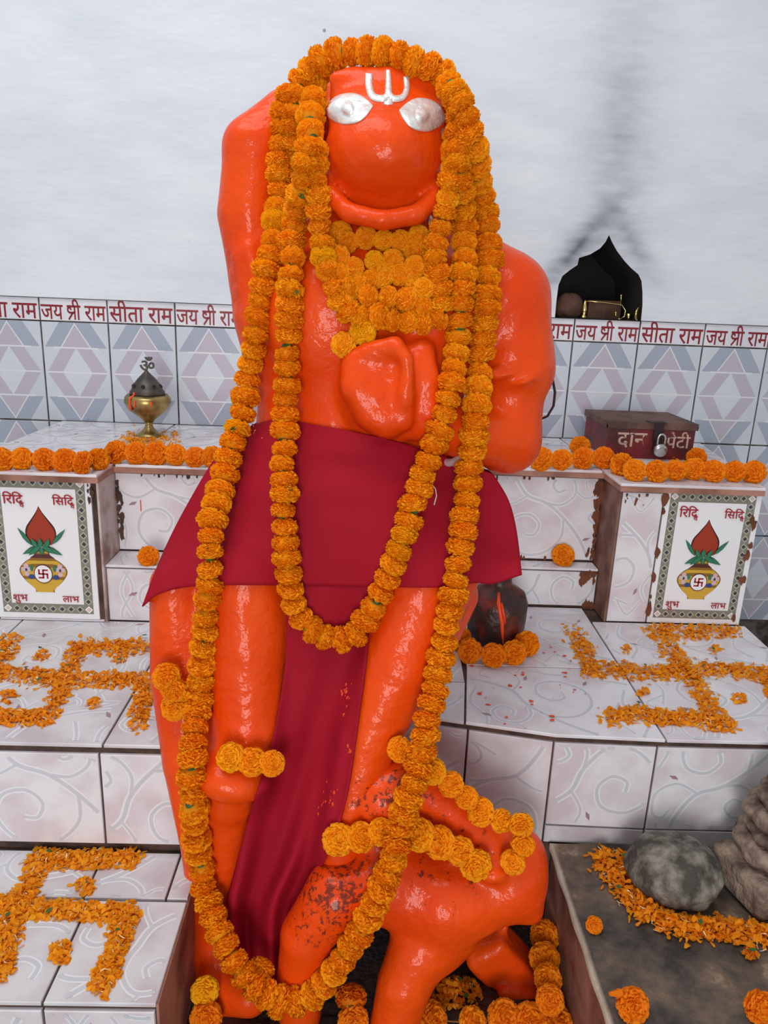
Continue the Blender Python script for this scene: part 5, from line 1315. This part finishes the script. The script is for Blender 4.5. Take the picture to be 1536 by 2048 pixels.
def jug():
    P = onz(990, 1276, ZB); s = rw(P, 1)
    o = thing('stone_idol', 'squat black oiled stone with a vermilion streak, ringed by marigolds right of the statue', 'stone idol', (P[0], P[1], ZB))
    prof = [(0, 0), (50*s, 0), (55*s, 10*s), (58*s, 45*s), (59*s, 78*s), (52*s, 98*s), (38*s, 108*s), (26*s, 114*s), (23*s, 126*s), (25*s, 138*s), (20*s, 146*s), (0, 148*s)]
    b = MB(); b.lathe(prof, 36); b.v = [(x*(1+.03*math.sin(3*math.atan2(y, x))), y, z) for x, y, z in b.v]
    obj('body', b.build('body', M_JUG, True), o)
    b = MB()
    pth = [(-.20, 112, 36), (-.18, 98, 53), (-.1, 80, 60), (-.02, 60, 60), (.02, 40, 59.5), (.1, 14, 56.5)]
    b.tube([(r*s*math.sin(a)*1.03, -r*s*math.cos(a), z*s) for a, z, r in pth], [2.5*s, 4*s, 3.5*s, 4.5*s, 3*s, 2*s], 6); b.tube([(r*s*math.sin(a+.1), -r*s*math.cos(a+.1), z*s) for a, z, r in pth[1:4]], 2.5*s, 6)
    obj('vermilion_streak', b.build('vermilion_streak', M_SPLASH, True), o)
    laid('ring of marigolds round the base of the squat black stone', [(918, 1276), (940, 1302), (987, 1311), (1028, 1306), (1053, 1288)], ZB, 25)
jug()

# ------------------------------------------------------------------ niche contents
def niche():
    Yn = YW+.06; zf = ZP
    def pt(x, y, Y=Yn): return W(x, y, Y)
    P = pt(1168, 625); o = thing('oil_lamp', 'small brass hanging lamp with a bent arm inside the dark wall niche', 'lamp', (P[0], Yn, zf))
    L_ = np.array(o.location); s = rw(P, 1)
    base = np.array([P[0], Yn, zf])
    b = MB(); b.lathe([(0, 0), (7*s, 0), (6*s, 3*s), (3.5*s, 7*s), (6*s, 13*s), (6*s, 18*s), (4*s, 27*s), (2*s, 34*s), (0, 36*s)], 16); obj('stand', b.build('stand', M_BRIGHTBRASS, True), o)
    b = MB(); arm = [(1174, 597), (1200, 598), (1230, 600), (1245, 602), (1252, 612), (1250, 624), (1240, 630), (1232, 622), (1233, 614)]
    b.tube([np.array([pt(x, y)[0], Yn, zf+(630-y)*s])-L_ for x, y in arm], 1.7*s, 8); b.tube([np.array([pt(x, y)[0], Yn, zf+(630-y)*s])-L_ for x, y in ((1243, 601), (1243, 583), (1247, 582))], 1.4*s, 8)
    b.tube([np.array([pt(1240, 628)[0], Yn, zf+k])-L_ for k in (0, 3*s)], [5*s, 2.5*s], 10)
    obj('arm', b.build('arm', M_BRIGHTBRASS, True), o)
    Yb = YW+.02
    P = W(1284, 612, Yb); o = thing('brass_dish', 'tiny brass dish leaning on the right edge of the niche', 'dish', (P[0]-.022, YW-.004, zf+.020))
    b = MB(); b.lathe([(0, 0), (12*s, .5*s), (13*s, 4*s), (12*s, 4*s), (0, 2*s)], 20); q = obj('plate', b.build('plate', M_BRIGHTBRASS, True), o, (0, 0, 0), (math.pi/2, 0, .9))
    P = pt(1260, 628); o = thing('brass_cup', 'tiny brass cup beside the lamp arm in the niche', 'cup', (P[0], Yn+.01, zf)); b = MB(); b.lathe([(0, 0), (5*s, 0), (3*s, 4*s), (7*s, 12*s), (6*s, 12*s), (0, 6*s)], 16); obj('bowl', b.build('bowl', M_BRIGHTBRASS, True), o)
    P = W(1136, 630, YW+.10); lump('clay_lump', 'brown clay lump at the left side of the niche', 'clay lump', (P[0], YW+.10, zf), (.040, .03, .045), 8, M_CLAY, .08, 20)
    P = W(1205, 620, YW+.17); b = MB(); b.box(-.055, .05, -.03, .03, 0, .055); me = b.build('brick', M_CLAY); thing('brick', 'brown brick at the back of the niche', 'brick', (P[0], YW+.17, zf), me=me)
niche()

COL.objects.unlink(_fo); bpy.data.objects.remove(_fo)
